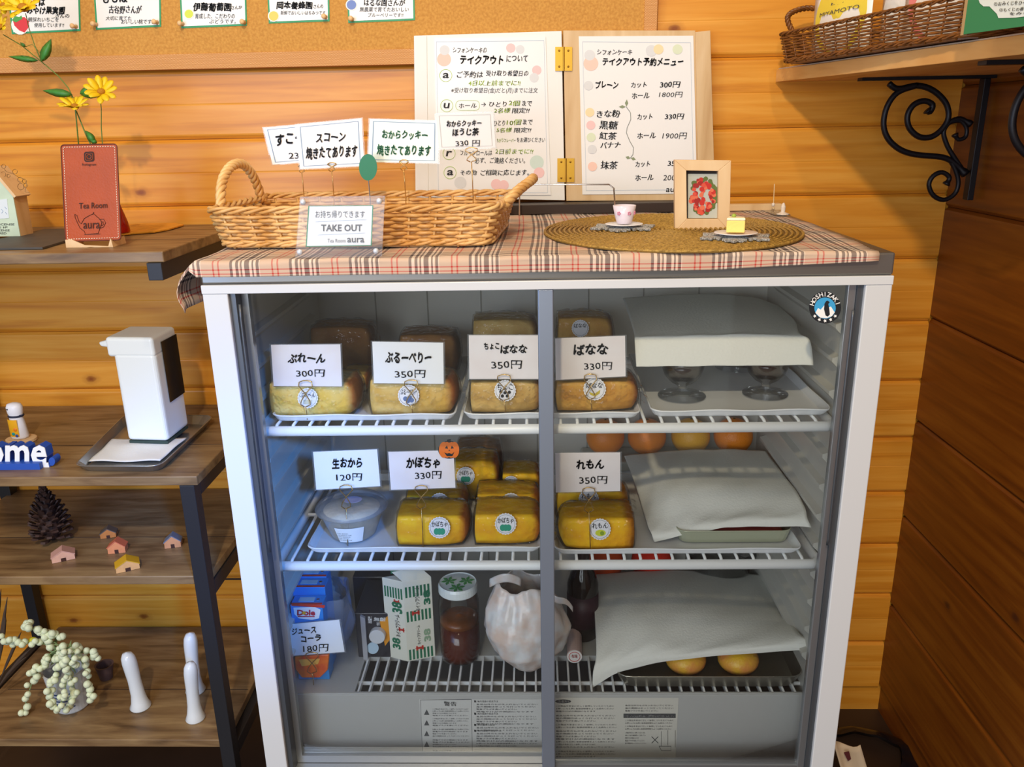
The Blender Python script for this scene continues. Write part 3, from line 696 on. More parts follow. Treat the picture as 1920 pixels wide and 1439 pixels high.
# lowest board
WCER = mat('glossy_white_ceramic', 'DDE4EA', .12)
def post(px, py, topx, topy, wpx, label):
    c = at(px, py, Z=Z4); s = mm(c.y); H = at(topx, topy, Y=c.y).z-Z4; R = wpx*s/2; lean = (at(topx, topy, Y=c.y).x-c.x)
    prof = [(1.0, 0), (1.05, .02), (.82, .10), (.68, .25), (.64, .5), (.70, .7), (.72, .82), (.66, .91), (.45, .975), (.0, 1)]
    mb = MB(); vs = []; n = 24
    for r, t in prof: vs += [Vector((c.x+lean*t**1.5+max(r, .001)*R*cos(2*pi*k/n), c.y+max(r, .001)*R*sin(2*pi*k/n), Z4+.0004+H*t)) for k in range(n)]
    mb.add(vs, [tuple(range(n-1, -1, -1))]+[(i*n+k, i*n+(k+1) % n, (i+1)*n+(k+1) % n, (i+1)*n+k) for i in range(len(prof)-1) for k in range(n)])
    o = mb.build('ceramic_figurine', WCER, None, smooth=True); tag(o, label, 'figurine', 'white ceramic figurines on the lowest board')
post(264, 1326, 237, 1224, 42, 'slender white ceramic figurine standing alone beside the flower pot')
post(367, 1296, 356, 1187, 40, 'slender white ceramic figurine at the back, half hidden by another')
post(367, 1348, 356, 1242, 40, 'slender white ceramic figurine in front of the rear one near the steel leg')
pp = at(138, 1322, Z=Z4); pot = thing('flower_pot', 'white pot with blue printed lines holding white blossoms', 'plant pot', (pp.x, pp.y, Z4))
MB().lathe((pp.x, pp.y, Z4+.0004), [(.033, 0), (.036, .004), (.046, .098), (.048, .101), (.044, .101), (.036, .02), (0, .015)], 32).build('pot', mat('pale_ceramic', 'CDD2D6', .35), pot, smooth=False)
for k in range(5):
    strip(MB(), Vector((pp.x, pp.y, Z4)), .0390+.0009*k, .020+k*.009, .023+k*.009, -2.2, -.9, 1, 10).build('printed_line', mat('blue_print', '2E4878', .5), pot, solid=.0006)
p2 = at(192, 1282, Z=Z4); o = MB().lathe((p2.x, p2.y+.02, Z4+.0004), [(.014, 0), (.020, .035), (.021, .037), (.017, .036), (.013, .01), (0, .008)], 20).build('small_pot', mat('plum_pot', '5A4A50', .5), None); tag(o, 'small plum coloured pot behind the white flower pot', 'plant pot')
bl = thing('blossom_bunch', 'bunch of drooping white ball blossoms spilling over the pot', 'plant', (pp.x, pp.y, Z4+.09))
BLM = mat('blossom_cream', 'DDE6C4', .7, noise=.15, nscale=150, bump=.5, bscale=500, sub=.1)
src = None; random.seed(3)
chains = [((120, 1215), (65, 1225), (60, 1290), (38, 1350)), ((135, 1215), (165, 1250), (172, 1290), (168, 1320)), ((125, 1230), (130, 1270), (122, 1300), (108, 1335)), ((110, 1210), (60, 1180), (45, 1165), (55, 1180)), ((110, 1210), (50, 1205), (20, 1210), (2, 1200)),
          ((120, 1220), (140, 1215), (175, 1225), (188, 1235)), ((115, 1200), (95, 1190), (80, 1180), (88, 1200)), ((115, 1240), (95, 1270), (85, 1300), (100, 1330)), ((125, 1235), (145, 1280), (140, 1310), (130, 1330)), ((120, 1230), (100, 1235), (75, 1255), (62, 1270)), ((130, 1225), (110, 1225), (130, 1235), (140, 1245))]
def bez(c, t): return tuple(sum(co*c[i][k] for i, co in enumerate(((1-t)**3, 3*t*(1-t)**2, 3*t*t*(1-t), t**3))) for k in (0, 1))
top = at(120, 1225, Y=pp.y); LG = mat('pale_leaf', '8AA06A', .6)
for ci, c in enumerate(chains):
    dep = pp.y-.02-.05*(ci % 3 != 0)*random.random()-.02
    MB().tube([at(*bez(c, t/8), Y=dep+.001*t) for t in range(9)], .0012, 5).build('stem', LG, bl, smooth=True)
    for k in range(15):
        t = (k+1)/15; x, y = bez(c, t); x += random.uniform(-7, 7); y += random.uniform(-6, 6); r = random.uniform(6.0, 8.6)*mm(dep)
        p = at(x, y, Y=dep-.004+random.uniform(-.01, .01))
        if p.z-r < Z4+.001: p.z = Z4+.001+r
        if src is None: src = MB().ball(p, .0055, seg=10, rings=6).build('blossom', BLM, bl, smooth=True); sb = world_loc(src); 
        else: share(src, p-Vector((0, 0, .0055)), bl, scale=r/.0055)
for k in range(26):
    a = random.uniform(0, 2*pi); L = random.uniform(14, 34); x, y = 118+random.uniform(-18, 18), 1225+random.uniform(-14, 14)
    MB().prism([at(x, y, Y=pp.y-.02), at(x+L*.5*cos(a)-3*sin(a), y+L*.5*sin(a)+3*cos(a), Y=pp.y-.03), at(x+L*cos(a), y+L*sin(a), Y=pp.y-.02), at(x+L*.5*cos(a)+3*sin(a), y+L*.5*sin(a)-3*cos(a), Y=pp.y-.03)], (0, .0005, 0)).build('leaf', LG, bl)
o = MB().ball(at(62, 1202, Y=pp.y-.03), .010, .008, .008).build('yellow_flower', mat('yellow_green', 'C9C430', .7), bl, smooth=True)
dg = thing('dried_grass', 'dark dried grass stems sticking out at the left edge', 'plant', at(-20, 1300, Y=pp.y))
DG = mat('dried_brown', '4A3A2E', .8)
for (a, b, c) in (((-10, 1290), (0, 1200), (14, 1120)), ((-10, 1290), (10, 1180), (10, 1150)), ((-20, 1290), (-5, 1160), (2, 1105)), ((-10, 1300), (30, 1240), (60, 1215)), ((-10, 1300), (20, 1250), (50, 1232)), ((-10, 1300), (25, 1215), (40, 1185))):
    pts = [at((1-t)**2*a[0]+2*t*(1-t)*b[0]+t*t*c[0], (1-t)**2*a[1]+2*t*(1-t)*b[1]+t*t*c[1], Y=pp.y+.01) for t in (0, .2, .4, .6, .8, 1)]
    MB().tube(pts, [.001, .0012, .0035, .004, .003, .0005], 6).build('dry_leaf', DG, dg, smooth=True)
# ------------------------------------------------------------------ plaid cloth
def plaid():
    m = bpy.data.materials.new('plaid_cotton'); m.use_nodes = True; t = NT(m); t.b.inputs['Roughness'].default_value = .85
    tc = t.n.new('ShaderNodeUVMap'); sx = t.n.new('ShaderNodeSeparateXYZ'); t.link(tc.outputs[0], sx.inputs[0])
    base = lin('D6BEA8'); dk = lin('3A2A36'); wh = lin('F2E6D8'); rd = lin('C83C2C'); pk = lin('DDA890')
    st = [(0, dk), (.045, wh), (.09, base), (.10, dk), (.145, wh), (.165, base), (.18, dk), (.205, wh), (.25, dk), (.33, wh), (.375, dk), (.40, wh), (.43, base), (.445, dk), (.49, wh), (.505, base), (.70, rd), (.73, base), (.79, rd), (.82, base)]
    outs = []
    for i, ph in ((0, .0), (1, .0)):
        u = t.math('FRACT', t.math('ADD', t.math('DIVIDE', sx.outputs[i], .0866), ph)); outs.append(t.ramp(u, st, 'CONSTANT'))
    col = t.mix(.5, outs[0], outs[1]); mul = t.mix(1.0, outs[0], outs[1], 'MULTIPLY')
    col = t.mix(.35, col, mul)
    wv = t.new('ShaderNodeTexNoise'); wv.inputs['Scale'].default_value = 900; t.link(t.coords('Object'), wv.inputs[0])
    t.link(col, t.b.inputs['Base Color']); t.bump(wv.outputs[0], .3, .0005); return m
PLAID = plaid()
ZC = .0335; X0 = -.5; XE = .481
def cloth_pt(u, v):
    # u: metres from the left top edge (negative hangs over the left side); v: metres from the back edge
    Y0, LY = .572, .575
    x = X0+u; y = Y0-v; z = ZC
    wv = .0012*sin(u*37+v*11)+.0010*sin(v*41-u*9)
    if v > LY:
        d = v-LY; f = min(1, d/.006); y = -.0055-.002*sin(u*21)*f; z = ZC-d*(.78-.35*max(0, (u-.75))/.23)
    else: z += abs(wv)+.0006; 
    x += .010*sin((Y0-y)*6)*(u/.98)*(v < LY)-.004
    if u < 0:
        e = -u; drop = e*.92; x = X0-.006-.028*sin(min(1, e/.07)*pi*.75)*min(1, max(0, (v-.35)/.2)); z = ZC-drop+.001
        y = min(y, Y0); y = max(-.004, Y0-v-.02*e/.07)
        if v > LY: y = -.004-.2*(v-LY); z -= (v-LY)*.2
    return Vector((x, y, z))
us = [-.075+.0085*i for i in range(9)]+[0.0+.978*i/80 for i in range(81)]
vsn = [.575*j/40 for j in range(41)]+[.575+.0025*j for j in range(1, 12)]
mb = MB(); mb.add([cloth_pt(u, v) for v in vsn for u in us], [(j*len(us)+i, (j+1)*len(us)+i, (j+1)*len(us)+i+1, j*len(us)+i+1) for j in range(len(vsn)-1) for i in range(len(us)-1)])
mb.uv = [(u+.0866*2-.0515, v-.593+.76*.0866+.0866*8) for v in vsn for u in us]
ct = mb.build('plaid_cloth', PLAID, None, smooth=True, solid=.0012); tag(ct, 'red, black and beige plaid cloth covering the top of the display case', 'tablecloth')

# ------------------------------------------------------------------ wicker baskets
def basket(name, label, base, z0, h, flare, rows, nst, m, rc=.0028, r=.03, jit=.0012, amp=None, rim=3, seg=6, lift=None):
    c = sum((Vector(p) for p in base), Vector((0, 0)))/4
    t = thing(name, label, 'basket', (c.x, c.y, z0))
    def loop(k, n):
        q = [Vector(p)+(Vector(p)-c).normalized()*k for p in base]; out = []
        for i in range(4):
            p0, p1, p2 = q[i-1], q[i], q[(i+1) % 4]; a = (p0-p1).normalized(); L1 = (p2-p1).length; b2 = (p2-p1).normalized()
            for tt in (0, .25, .5, .75, 1): out.append(p1+a*r*(1-tt)**2+b2*r*tt**2)
            out.append(p2-b2*r)
        d = [0]
        for i in range(len(out)): d.append(d[-1]+(out[(i+1) % len(out)]-out[i]).length)
        T = d[-1]; res = []; i = 0
        for s in range(n):
            x = T*s/n
            while d[i+1] < x: i += 1
            f = (x-d[i])/max(d[i+1]-d[i], 1e-9); a = out[i]; b = out[(i+1) % len(out)]; p = a+(b-a)*f; nn = (b-a).normalized(); res.append((p, Vector((nn.y, -nn.x))))
        return res
    N = nst*4; amp = amp or rc*1.25
    lf = lift or (lambda p: 0)
    for j in range(rows):
        f = (j+.5)/rows; L = loop(flare*f, N); pts = []
        for i, (p, n) in enumerate(L):
            w = amp*sin(i*pi/2*1.0+pi*(j % 2)+pi/4)*1.2; pts.append(Vector((p.x+n.x*w, p.y+n.y*w, z0+rc+(h-2*rc)*f+lf(p)*f+random.uniform(-1, 1)*jit*.6)))
        MB().tube(pts, [rc*random.uniform(.85, 1.12) for _ in pts], seg, closed=True).build('willow_strand', m, t, smooth=True)
    Ls = [loop(flare*f, nst*2) for f in (0, .5, 1)]
    for i in range(0, nst*2, 1):
        if i % 2: continue
        MB().tube([Vector((L[i][0].x, L[i][0].y, z0+.001+(h-.001)*f+lf(L[i][0])*f)) for L, f in zip(Ls, (0, .5, 1))], rc*.8, 5).build('stake', m, t, smooth=True)
    for zz, k, RR2 in ((h, flare+.001, rc*1.5), (.004, .002, rc*1.3)):
        L = loop(k, N*2)
        for q in range(rim):
            pts = []
            for i, (p, n) in enumerate(L):
                a = i*2*pi/14+q*2*pi/rim; pts.append(Vector((p.x+n.x*RR2*cos(a), p.y+n.y*RR2*cos(a), z0+zz+RR2*.8*sin(a)+(lf(p) if zz == h else 0)+RR2)))
            MB().tube(pts, rc*.95, seg, closed=True).build('braided_rim', m, t, smooth=True)
    cc = loop(-.002, 40); MB().prism([Vector((p.x, p.y, z0+.001)) for p, n in cc], (0, 0, .003)).build('woven_base', m, t)
    return t
def rope(parent, path, m, R=.0045, rc=.0035, q=3, turns=7, name='handle'):
    pts = [Vector(p) for p in path]; n = 70; P_ = []
    for i in range(n):
        f = i/(n-1)*(len(pts)-1); k = min(int(f), len(pts)-2); t = f-k
        p0, p1, p2, p3 = pts[max(k-1, 0)], pts[k], pts[k+1], pts[min(k+2, len(pts)-1)]
        P_.append(.5*((2*p1)+(p2-p0)*t+(2*p0-5*p1+4*p2-p3)*t*t+(3*p1-p0-3*p2+p3)*t**3))
    for s in range(q):
        o = []
        u = None
        for i, p in enumerate(P_):
            tg = (P_[min(i+1, n-1)]-P_[max(i-1, 0)]).normalized()
            u = (u-tg*u.dot(tg)).normalized() if u else tg.orthogonal().normalized(); w = tg.cross(u); a = i/n*2*pi*turns+2*pi*s/q
            o.append(p+(u*cos(a)+w*sin(a))*R)
        MB().tube(o, rc, 7).build(name, m, parent, smooth=True)
ZT = .0362
bk = basket('wicker_basket', 'long honey coloured wicker basket with two rope handles on the plaid cloth', [(-.505, .108), (-.082, .090), (-.064, .352), (-.492, .372)], ZT, .056, .016, 9, 34, WICK, .0030, .028)
rope(bk, [(-.520, .165, ZT+.055), (-.523, .190, ZT+.095), (-.518, .225, ZT+.120), (-.512, .270, ZT+.122), (-.508, .310, ZT+.095), (-.505, .330, ZT+.055)], WICK, .0045, .0042)
rope(bk, [(-.066, .150, ZT+.050), (-.040, .180, ZT+.075), (-.018, .215, ZT+.089), (-.013, .255, ZT+.091), (-.022, .290, ZT+.082), (-.056, .330, ZT+.050)], WICK, .0045, .0042)

# ------------------------------------------------------------------ cards and clips
def card(name, label, px, Y, m, cat='sign', group=None, border=None, bw=1.6, lam=3, z=None):
    b = at((px[3][0]+px[2][0])/2, (px[3][1]+px[2][1])/2, Y=Y)
    t = thing(name, label, cat, b, group)
    panel(t, 'card_sheet', px, Y, m, .0008)
    if border: 
        c = sum((Vector(p) for p in px), Vector((0, 0)))/4; q = [tuple(c+(Vector(p)-c)*.90) for p in px]
        frame_px(t, 'printed_border', q, Y-.0004, bw, border)
    if lam:
        c = sum((Vector(p) for p in px), Vector((0, 0)))/4; q = [tuple(Vector(p)+(Vector(p)-c).normalized()*lam) for p in px]
        panel(t, 'laminate_film', q, Y+.0008, CLEAR, .0003)
    return t
def write(t, body, x0, y0, x1, y1, Y, m=None, slope=0, bold=.02, shear=.12, name='lettering'):
    return text_into(MB(), body, x0, y0, x1, y1, slope, bold, shear, Y=Y, lift=.0012).build(name, m or INK, t)
def clip(px, py0, py1, pys, Y, w=15, label='gold wire card clip', m=GOLDW, zb=None, group='wire card clips', foot=True):
    """wire card clip: upper loop at py0, small loop to py1, stem to pys"""
    h = py1-py0; b = at(px+4, pys, Y=Y)
    pts = [(px-2, py1+2), (px-w*.62, py1-h*.06), (px-w*.5, py1-h*.22), (px, py0+h*.52), (px+w*.85, py0+h*.22), (px+w*.75, py0+2), (px+w*.25, py0), (px-w*.3, py0), (px-w*.8, py0+3), (px-w*.85, py0+h*.22), (px, py0+h*.52), (px+w*.55, py1-h*.2), (px+w*.6, py1-h*.05), (px+1, py1+1)]
    t = thing('card_clip', label, 'clip', b, group)
    n = len(pts)
    MB().tube([at(x, y, Y=Y-.0022-.0006*(i % 2)) for i, (x, y) in enumerate(pts)], .0009, 6).build('wire_loops', m, t, smooth=True)
    st = [at(px, py1+1, Y=Y-.0022), at(px+2, (py1+pys)/2, Y=Y-.001), at(px+3, pys, Y=Y)]
    if zb is not None: st[-1].z = zb+.0012
    MB().tube(st, .0009, 6).build('stem', m, t, smooth=True)
    if foot: MB().lathe(st[-1]-Vector((0, 0, .0010)), [(.009, 0), (.010, .0005), (.009, .0012), (0, .0012)], 18).build('foot_disc', m, t)
    return t
LAMW = LAM
cA = card('price_card', 'small laminated scone price card, leftmost in the wicker basket, partly covered', [(494, 240), (606, 230), (622, 300), (511, 309)], .345, LAMW, group=None, border=BLUEL)
write(cA, 'すこーん', 516, 248, 590, 272, .344, slope=-.09, bold=.045); write(cA, '230円', 541, 283, 592, 297, .344, slope=-.06, bold=.01, shear=0)
cB = card('price_card', 'laminated card with black brush lettering about fresh scones, in the wicker basket', [(555, 234), (678, 222), (683, 311), (563, 317)], .325, LAMW, border=BLUEL)
write(cB, 'スコーン', 592, 249, 648, 267, .324, slope=-.05, bold=.04); write(cB, '焼きたてあります', 573, 273, 670, 298, .324, slope=-.05, bold=.045, shear=.1)
cC = card('price_card', 'laminated card with green-tinted lettering about fresh cookies, third in the basket', [(693, 223), (823, 227), (822, 306), (690, 304)], .33, mat('laminated_mint_card', 'E2F0EA', .2), border=BLUEL)
G2 = mat('dark_green_ink', '1E6E46', .5)
write(cC, 'おからクッキー', 716, 244, 802, 262, .329, m=G2, slope=.02, bold=.04); write(cC, '焼きたてあります', 706, 271, 808, 293, .329, m=G2, slope=.02, bold=.045)
cD = card('price_card', 'grey laminated roasted tea cookie price card on the right end of the basket', [(817, 214), (925, 211), (929, 277), (823, 280)], .30, mat('laminated_grey_card', 'DDDCDA', .25), border=mat('grey_line', 'B8B8B6', .6), bw=1)
write(cD, 'おからクッキー', 837, 225, 903, 238, .299, slope=-.03, bold=.045); write(cD, 'ほうじ茶', 848, 240, 898, 255, .299, slope=-.03, bold=.05); write(cD, '330 円', 854, 263, 900, 275, .299, slope=-.03, bold=.01, shear=0)
clip(622, 305, 320, 362, .325, 10, 'gold wire clip holding the fresh scone card in the basket', foot=False, zb=ZT+.006)
clip(884, 277, 302, 378, .30, 14, 'gold wire clip holding the roasted tea cookie card', foot=False, zb=ZT+.006)
clip(566, 309, 322, 366, .345, 8, 'gold wire clip behind the scone cards, leftmost in basket', foot=False, zb=ZT+.006)
clip(757, 300, 318, 366, .33, 10, 'gold wire clip holding the green-tinted cookie card', foot=False, zb=ZT+.006)
for px, Y, zz in ((626, .325, 0), (888, .30, 0), (570, .345, 0), (761, .33, 0)): pass
t = thing('oval_pick', 'dark green oval tag on a thin pick standing in the wicker basket', 'pick', at(692, 366, Y=.29))
panel(t, 'oval_tag', disc_px(690, 314, 17, 25, 30), .29, mat('deep_green', '1C7A56', .5), .0015)
MB().tube([at(691, 338, Y=.291), at(696, 400, Y=.291)], .0009, 6).build('pick', mat('grey_wire', '8A8A88', .3, .8), t)
# acrylic take-out sign
Ys = at(640, 484, Z=ZT).y
ts = thing('acrylic_sign', 'clear acrylic take-out sign with green bordered card leaning on the basket', 'sign', at(636, 484, Y=Ys))
PL = [(553, 484), (562, 369), (722, 367), (716, 481)]
for k, dy in ((0, 0), (1, .0085)): 
    q = [at(*p, Y=Ys+dy) for p in PL]; q[0].z = q[3].z = ZT+.0006
    MB().prism(q, (0, .0025, 0)).build('acrylic_plate', film('acrylic_plate', fac=.3, tint=.035, col=(.97, .98, 1, 1), haze=(.9, .93, 1, 1)), ts, bevel=.0004)
CS = [(578, 386), (700, 385), (697, 461), (573, 463)]
panel(ts, 'card_sheet', CS, Ys+.0072, PAPER, .0006); frame_px(ts, 'green_border', CS, Ys+.0066, 1.7, GINK)
for body, x0, y0, x1, y1, b in (('お持ち帰りできます', 591, 395, 684, 409, .0), ('TAKE OUT', 602, 421, 679, 434, .03), ('Tea Room', 614, 448, 648, 455, -.005), ('aura', 651, 446, 683, 455, .02)):
    write(ts, body, x0, y0, x1, y1, Ys+.0072, m=INKG, bold=b, shear=0)
mb = MB(); strokes(mb, [[(591, 416), (688, 412)], [(595, 441), (685, 437)]], Ys+.0068, .0003); mb.build('ruled_lines', BLUEL, ts)['kind'] = 'stuff'
for x, y in ((568, 379), (711, 377), (562, 473), (705, 471)):
    p = at(x, y, Y=Ys-.001); MB().ball(p, .0042, .003, .0042, 16, 8).build('screw_cap', mat('clear_cap', 'DDE2EA', .1, .3), ts, smooth=True)

# ------------------------------------------------------------------ placemat and the little things on it
pm = thing('placemat', 'large oval woven straw placemat on the right half of the plaid cloth', 'placemat', (.218, .236, ZT))
STRAW = mat('straw_braid', 'C29A48', .6, noise=.35, nscale=260, var='8E6C2A', bump=.8, bscale=700); 
n = 26
for k in range(n):
    rx, ry = .215*(k+.6)/n, .248*(k+.6)/n; rr = .0042; N = max(24, int(150*(k+1)/n)); pts = []
    MB().tube([Vector((.218+rx*cos(2*pi*i/N), .236+ry*sin(2*pi*i/N), ZT+.0022+.0005*(i % 2)+.0006)) for i in range(N)], [rr*.62 if i % 2 else rr*.5 for i in range(N)], 6, closed=True).build('braid_ring', STRAW, pm)
MB().lathe((.218, .236, ZT), [(.214, .0006), (.214, .0018), (0, .0018)], 64, 1, .248/.215).build('backing', mat('straw_dark', '7A5C24', .8), pm)
ZM = ZT+.0058
SILV = mat('silver_glitter', 'E2E2DE', .35, .35, noise=.5, nscale=700, var='6E6E6C', bump=1.0, bscale=900)
def flake(cx, cy, lab):
    t = thing('snowflake_coaster', lab, 'coaster', (cx, cy, ZM), 'silver snowflake coasters on the placemat'); mb = MB(); R = .060
    def arm(a, r0, r1, w):
        d = Vector((cos(a), sin(a), 0)); p = Vector((-d.y, d.x, 0)); c = Vector((cx, cy, ZM))
        return [c+d*r0-p*w, c+d*r1-p*w*.8, c+d*(r1+w), c+d*r1+p*w*.8, c+d*r0+p*w]
    for k in range(6):
        a = k*pi/3+.26; o = MB()
        o.prism(arm(a, .012, R-.006, .0052), (0, 0, .004))
        for rr in (.026, .040):
            for s in (-1, 1):
                c = Vector((cx, cy, 0))+Vector((cos(a), sin(a), 0))*rr; d = Vector((cos(a+s*1.0), sin(a+s*1.0), 0)); p = Vector((-d.y, d.x, 0)); L = .019 if rr < .03 else .014
                o.prism([c-p*.004+Vector((0, 0, ZM)), c+d*L-p*.003+Vector((0, 0, ZM)), c+d*(L+.003)+Vector((0, 0, ZM)), c+d*L+p*.003+Vector((0, 0, ZM)), c+p*.004+Vector((0, 0, ZM))], (0, 0, .0038))
        o.build('arm', SILV, t, bevel=.0008)
    MB().lathe((cx, cy, ZM), [(.021, 0), (.021, .004), (.018, .005), (0, .005)], 6).build('hub', SILV, t)
    return t
f1 = flake(.140, .246, 'silver glitter snowflake coaster under the tiny cup'); f2 = flake(.297, .102, 'silver glitter snowflake coaster under the tiny cake plate')
ZP = ZM+.0052
cp = thing('miniature_cup', 'tiny white cup with pink flower print', 'cup', (.141, .240, ZP+.003)); CER = mat('white_porcelain', 'F0EEF0', .2)
o = MB().lathe((.141, .240, ZP), [(.012, 0), (.022, .0015), (.032, .003), (.0315, .0036), (.02, .0024), (0, .0022)], 32).build('miniature_saucer', CER, None, smooth=True); tag(o, 'tiny white saucer under the tiny cup', 'saucer')
MB().lathe((.141, .240, ZP+.0036), [(.010, 0), (.0125, .001), (.0165, .014), (.0195, .0305), (.0185, .0305), (.0155, .014), (.011, .003), (0, .003)], 32).build('cup_body', mat('cup_lilac_white', 'E9E0EC', .2), cp, smooth=True)
for a in (-2.2, -1.2, -.4):
    for k in range(5):
        b = a+.13*cos(k*2*pi/5); zz = ZP+.022+.0022*sin(k*2*pi/5); MB().ball((.141+.0182*cos(b), .240+.0182*sin(b), zz), .0012, .0012, .0014, 8, 6).build('printed_petal', mat('pink_print', 'D88AA4', .4), cp)
o = MB().lathe((.297, .100, ZP), [(.012, 0), (.022, .001), (.033, .0035), (.0325, .0042), (.02, .0022), (0, .0018)], 36).build('miniature_plate', CER, None, smooth=True); tag(o, 'tiny white plate under the toy cake slice', 'plate')
ck = thing('miniature_cake', 'tiny pale yellow toy cake slice on a white plate', 'cake', (.297, .105, ZP+.0045))
c = Vector((.293, .102, ZP+.0045))
w1, w2, w3 = c+Vector((-.013, -.010, 0)), c+Vector((.014, -.016, 0)), c+Vector((.017, .004, 0)); w4 = c+Vector((-.004, .016, 0))
MB().prism([w1, w2, w3, w4], (0, 0, .018)).build('sponge', mat('sponge_yellow', 'F0D878', .7, bump=.3, nscale=300), ck, bevel=.0015)
e_ = Vector((0, 0, .0182)); MB().prism([w1+e_, w2+e_, w3+e_, w4+e_], (0, 0, .004)).build('cream_top', mat('cream', 'F5EFCB', .5), ck, bevel=.0015)
MB().ball(c+Vector((0, 0, .0245)), .0035, .003, .003).build('mint_leaf', mat('mint_green', '9CB040', .5), ck)
# photo frame
Yf = .245
pf = thing('photo_frame', 'pale wooden photo frame with a picture of red berries', 'picture frame', at(1317, 434, Y=Yf)); OF = [(1265, 300), (1371, 301), (1368, 434), (1266, 434)]; IF_ = [(1287, 320), (1347, 321), (1347, 411), (1288, 411)]
for i in range(4):
    j = (i+1) % 4; MB().prism([at(*p, Y=Yf) for p in (OF[i], OF[j], IF_[j], IF_[i])], (0, .014, 0)).build('frame_rail', BEECH, pf, bevel=.0008)
panel(pf, 'backing_board', [(1280, 314), (1355, 314), (1354, 418), (1281, 418)], Yf+.012, mat('frame_back', '2E2622', .8), .002)
pcp = panel(pf, 'photo_print', [(1290, 326), (1346, 326), (1346, 409), (1290, 409)], Yf+.0105, mat('print_grey', 'B9BEB4', .4), .001)
random.seed(5); BC = [mat('berry_%s' % c, c, .4) for c in ('C23028', 'D6503C', 'A02420', 'DD7050')]; GL_ = mat('berry_leaf', '5E6E34', .5)
for k in range(30):
    a = random.uniform(0, 2*pi); panel(pcp, 'printed_leaf', disc_px(1318+25*cos(a)*random.uniform(.85, 1.02), 367+34*sin(a)*random.uniform(.85, 1.04), 4.5, n=7), Yf+.0104-.000012*k, GL_, .00001)
for k in range(75):
    a = random.uniform(0, 2*pi); r = random.uniform(0, 1)**.5; panel(pcp, 'printed_berry', disc_px(1317+22*r*cos(a), 368+32*r*sin(a), random.uniform(3, 5.2), n=9), Yf+.0100-.000012*k, BC[k % 4], .00001)
MB().prism([at(1300, 340, Y=Yf+.015), at(1335, 340, Y=Yf+.015), at(1340, 425, Y=Yf+.06), at(1300, 425, Y=Yf+.06)], (0, .002, 0)).build('stand_leg', mat('frame_back', '2E2622', .8), pf)
zb = min((world_loc(o)).z for o in pf.children)

# ------------------------------------------------------------------ hinged menu boards behind
Yb = .603
blk = MB().box(-.075, .300, .548, .622, ZT, .0560).build('board_base', mat('dark_brown_wood', '2C1C14', .5), None, bevel=.001); tag(blk, 'dark brown wooden block under the menu boards', 'wood block')
mn = thing('menu_board', 'pair of hinged menu boards, white on left and oak on right, standing behind basket', 'menu board', at(1056, 376, Y=Yb))
def brd(px, nm, m, th=.012, **k): return panel(mn, nm, px, Yb, m, th, bevel=.0008, **k)
brd([(776, 67), (1053, 58), (1059, 376), (779, 370)], 'white_board', mat('white_board', 'ECECEA', .5, bump=.1, nscale=30))
panel(mn, 'notch_strip', [(778, 68), (800, 67), (803, 372), (781, 371)], Yb-.002, mat('white_board', 'ECECEA', .5), .002)
brd([(1056, 57), (1304, 57), (1310, 376), (1062, 377)], 'oak_board', OAK)
panel(mn, 'oak_stile', [(1304, 60), (1332, 57), (1341, 376), (1310, 376)], Yb-.004, OAK, .016, bevel=.0008)
sh1 = panel(mn, 'menu_sheet', [(815, 72), (1023, 69), (1033, 366), (820, 366)], Yb-.002, LAM, .0008)
sh2 = panel(mn, 'menu_sheet', [(1085, 68), (1300, 67), (1307, 363), (1092, 365)], Yb-.002, LAM, .0008)
YM = Yb-.002
frame_px(sh1, 'sheet_border', [(818, 78), (1020, 76), (1027, 362), (822, 362)], YM-.0004, .5, BLUEL); frame_px(sh2, 'sheet_border', [(1092, 78), (1295, 80), (1301, 356), (1099, 358)], YM-.0004, .5, BLUEL)
for x0, y0 in ((1041, 88), (1045, 297)):
    for s in (0, 1):
        h = MB().prism([at(x, y, Y=YM-.001) for x, y in rectpx(x0+s*17, y0, x0+s*17+15, y0+45)], (0, .0012, 0)).build('hinge_leaf', BRASS, mn)
        for yy in (7, 37): MB().ball(at(x0+s*17+7.5, y0+yy, Y=YM-.0012), .0022, .001, .0022, 10, 6).build('hinge_screw', mat('brass_dark', '8A6420', .4, .8), h)
    MB().tube([at(x0+16, y0, Y=YM-.001), at(x0+16, y0+45, Y=YM-.001)], .0020, 8).build('hinge_knuckle', BRASS, mn)
def W1(sh, body, X0, Y0, X1, Y1, m=INK, b=.02, sl=0, shr=.15):
    k = 3.198; return write(sh, body, 760+X0/k, 30+Y0/k, 760+X1/k, 30+Y1/k, YM, m, sl, b, shr)
PAST = {c: mat('pastel_'+c, c, .6) for c in ('F3CDBE', 'F0C8C8', 'DADDE0', 'CFE2DC', 'D9E4C8', 'F3DCB0')}
dn = 0
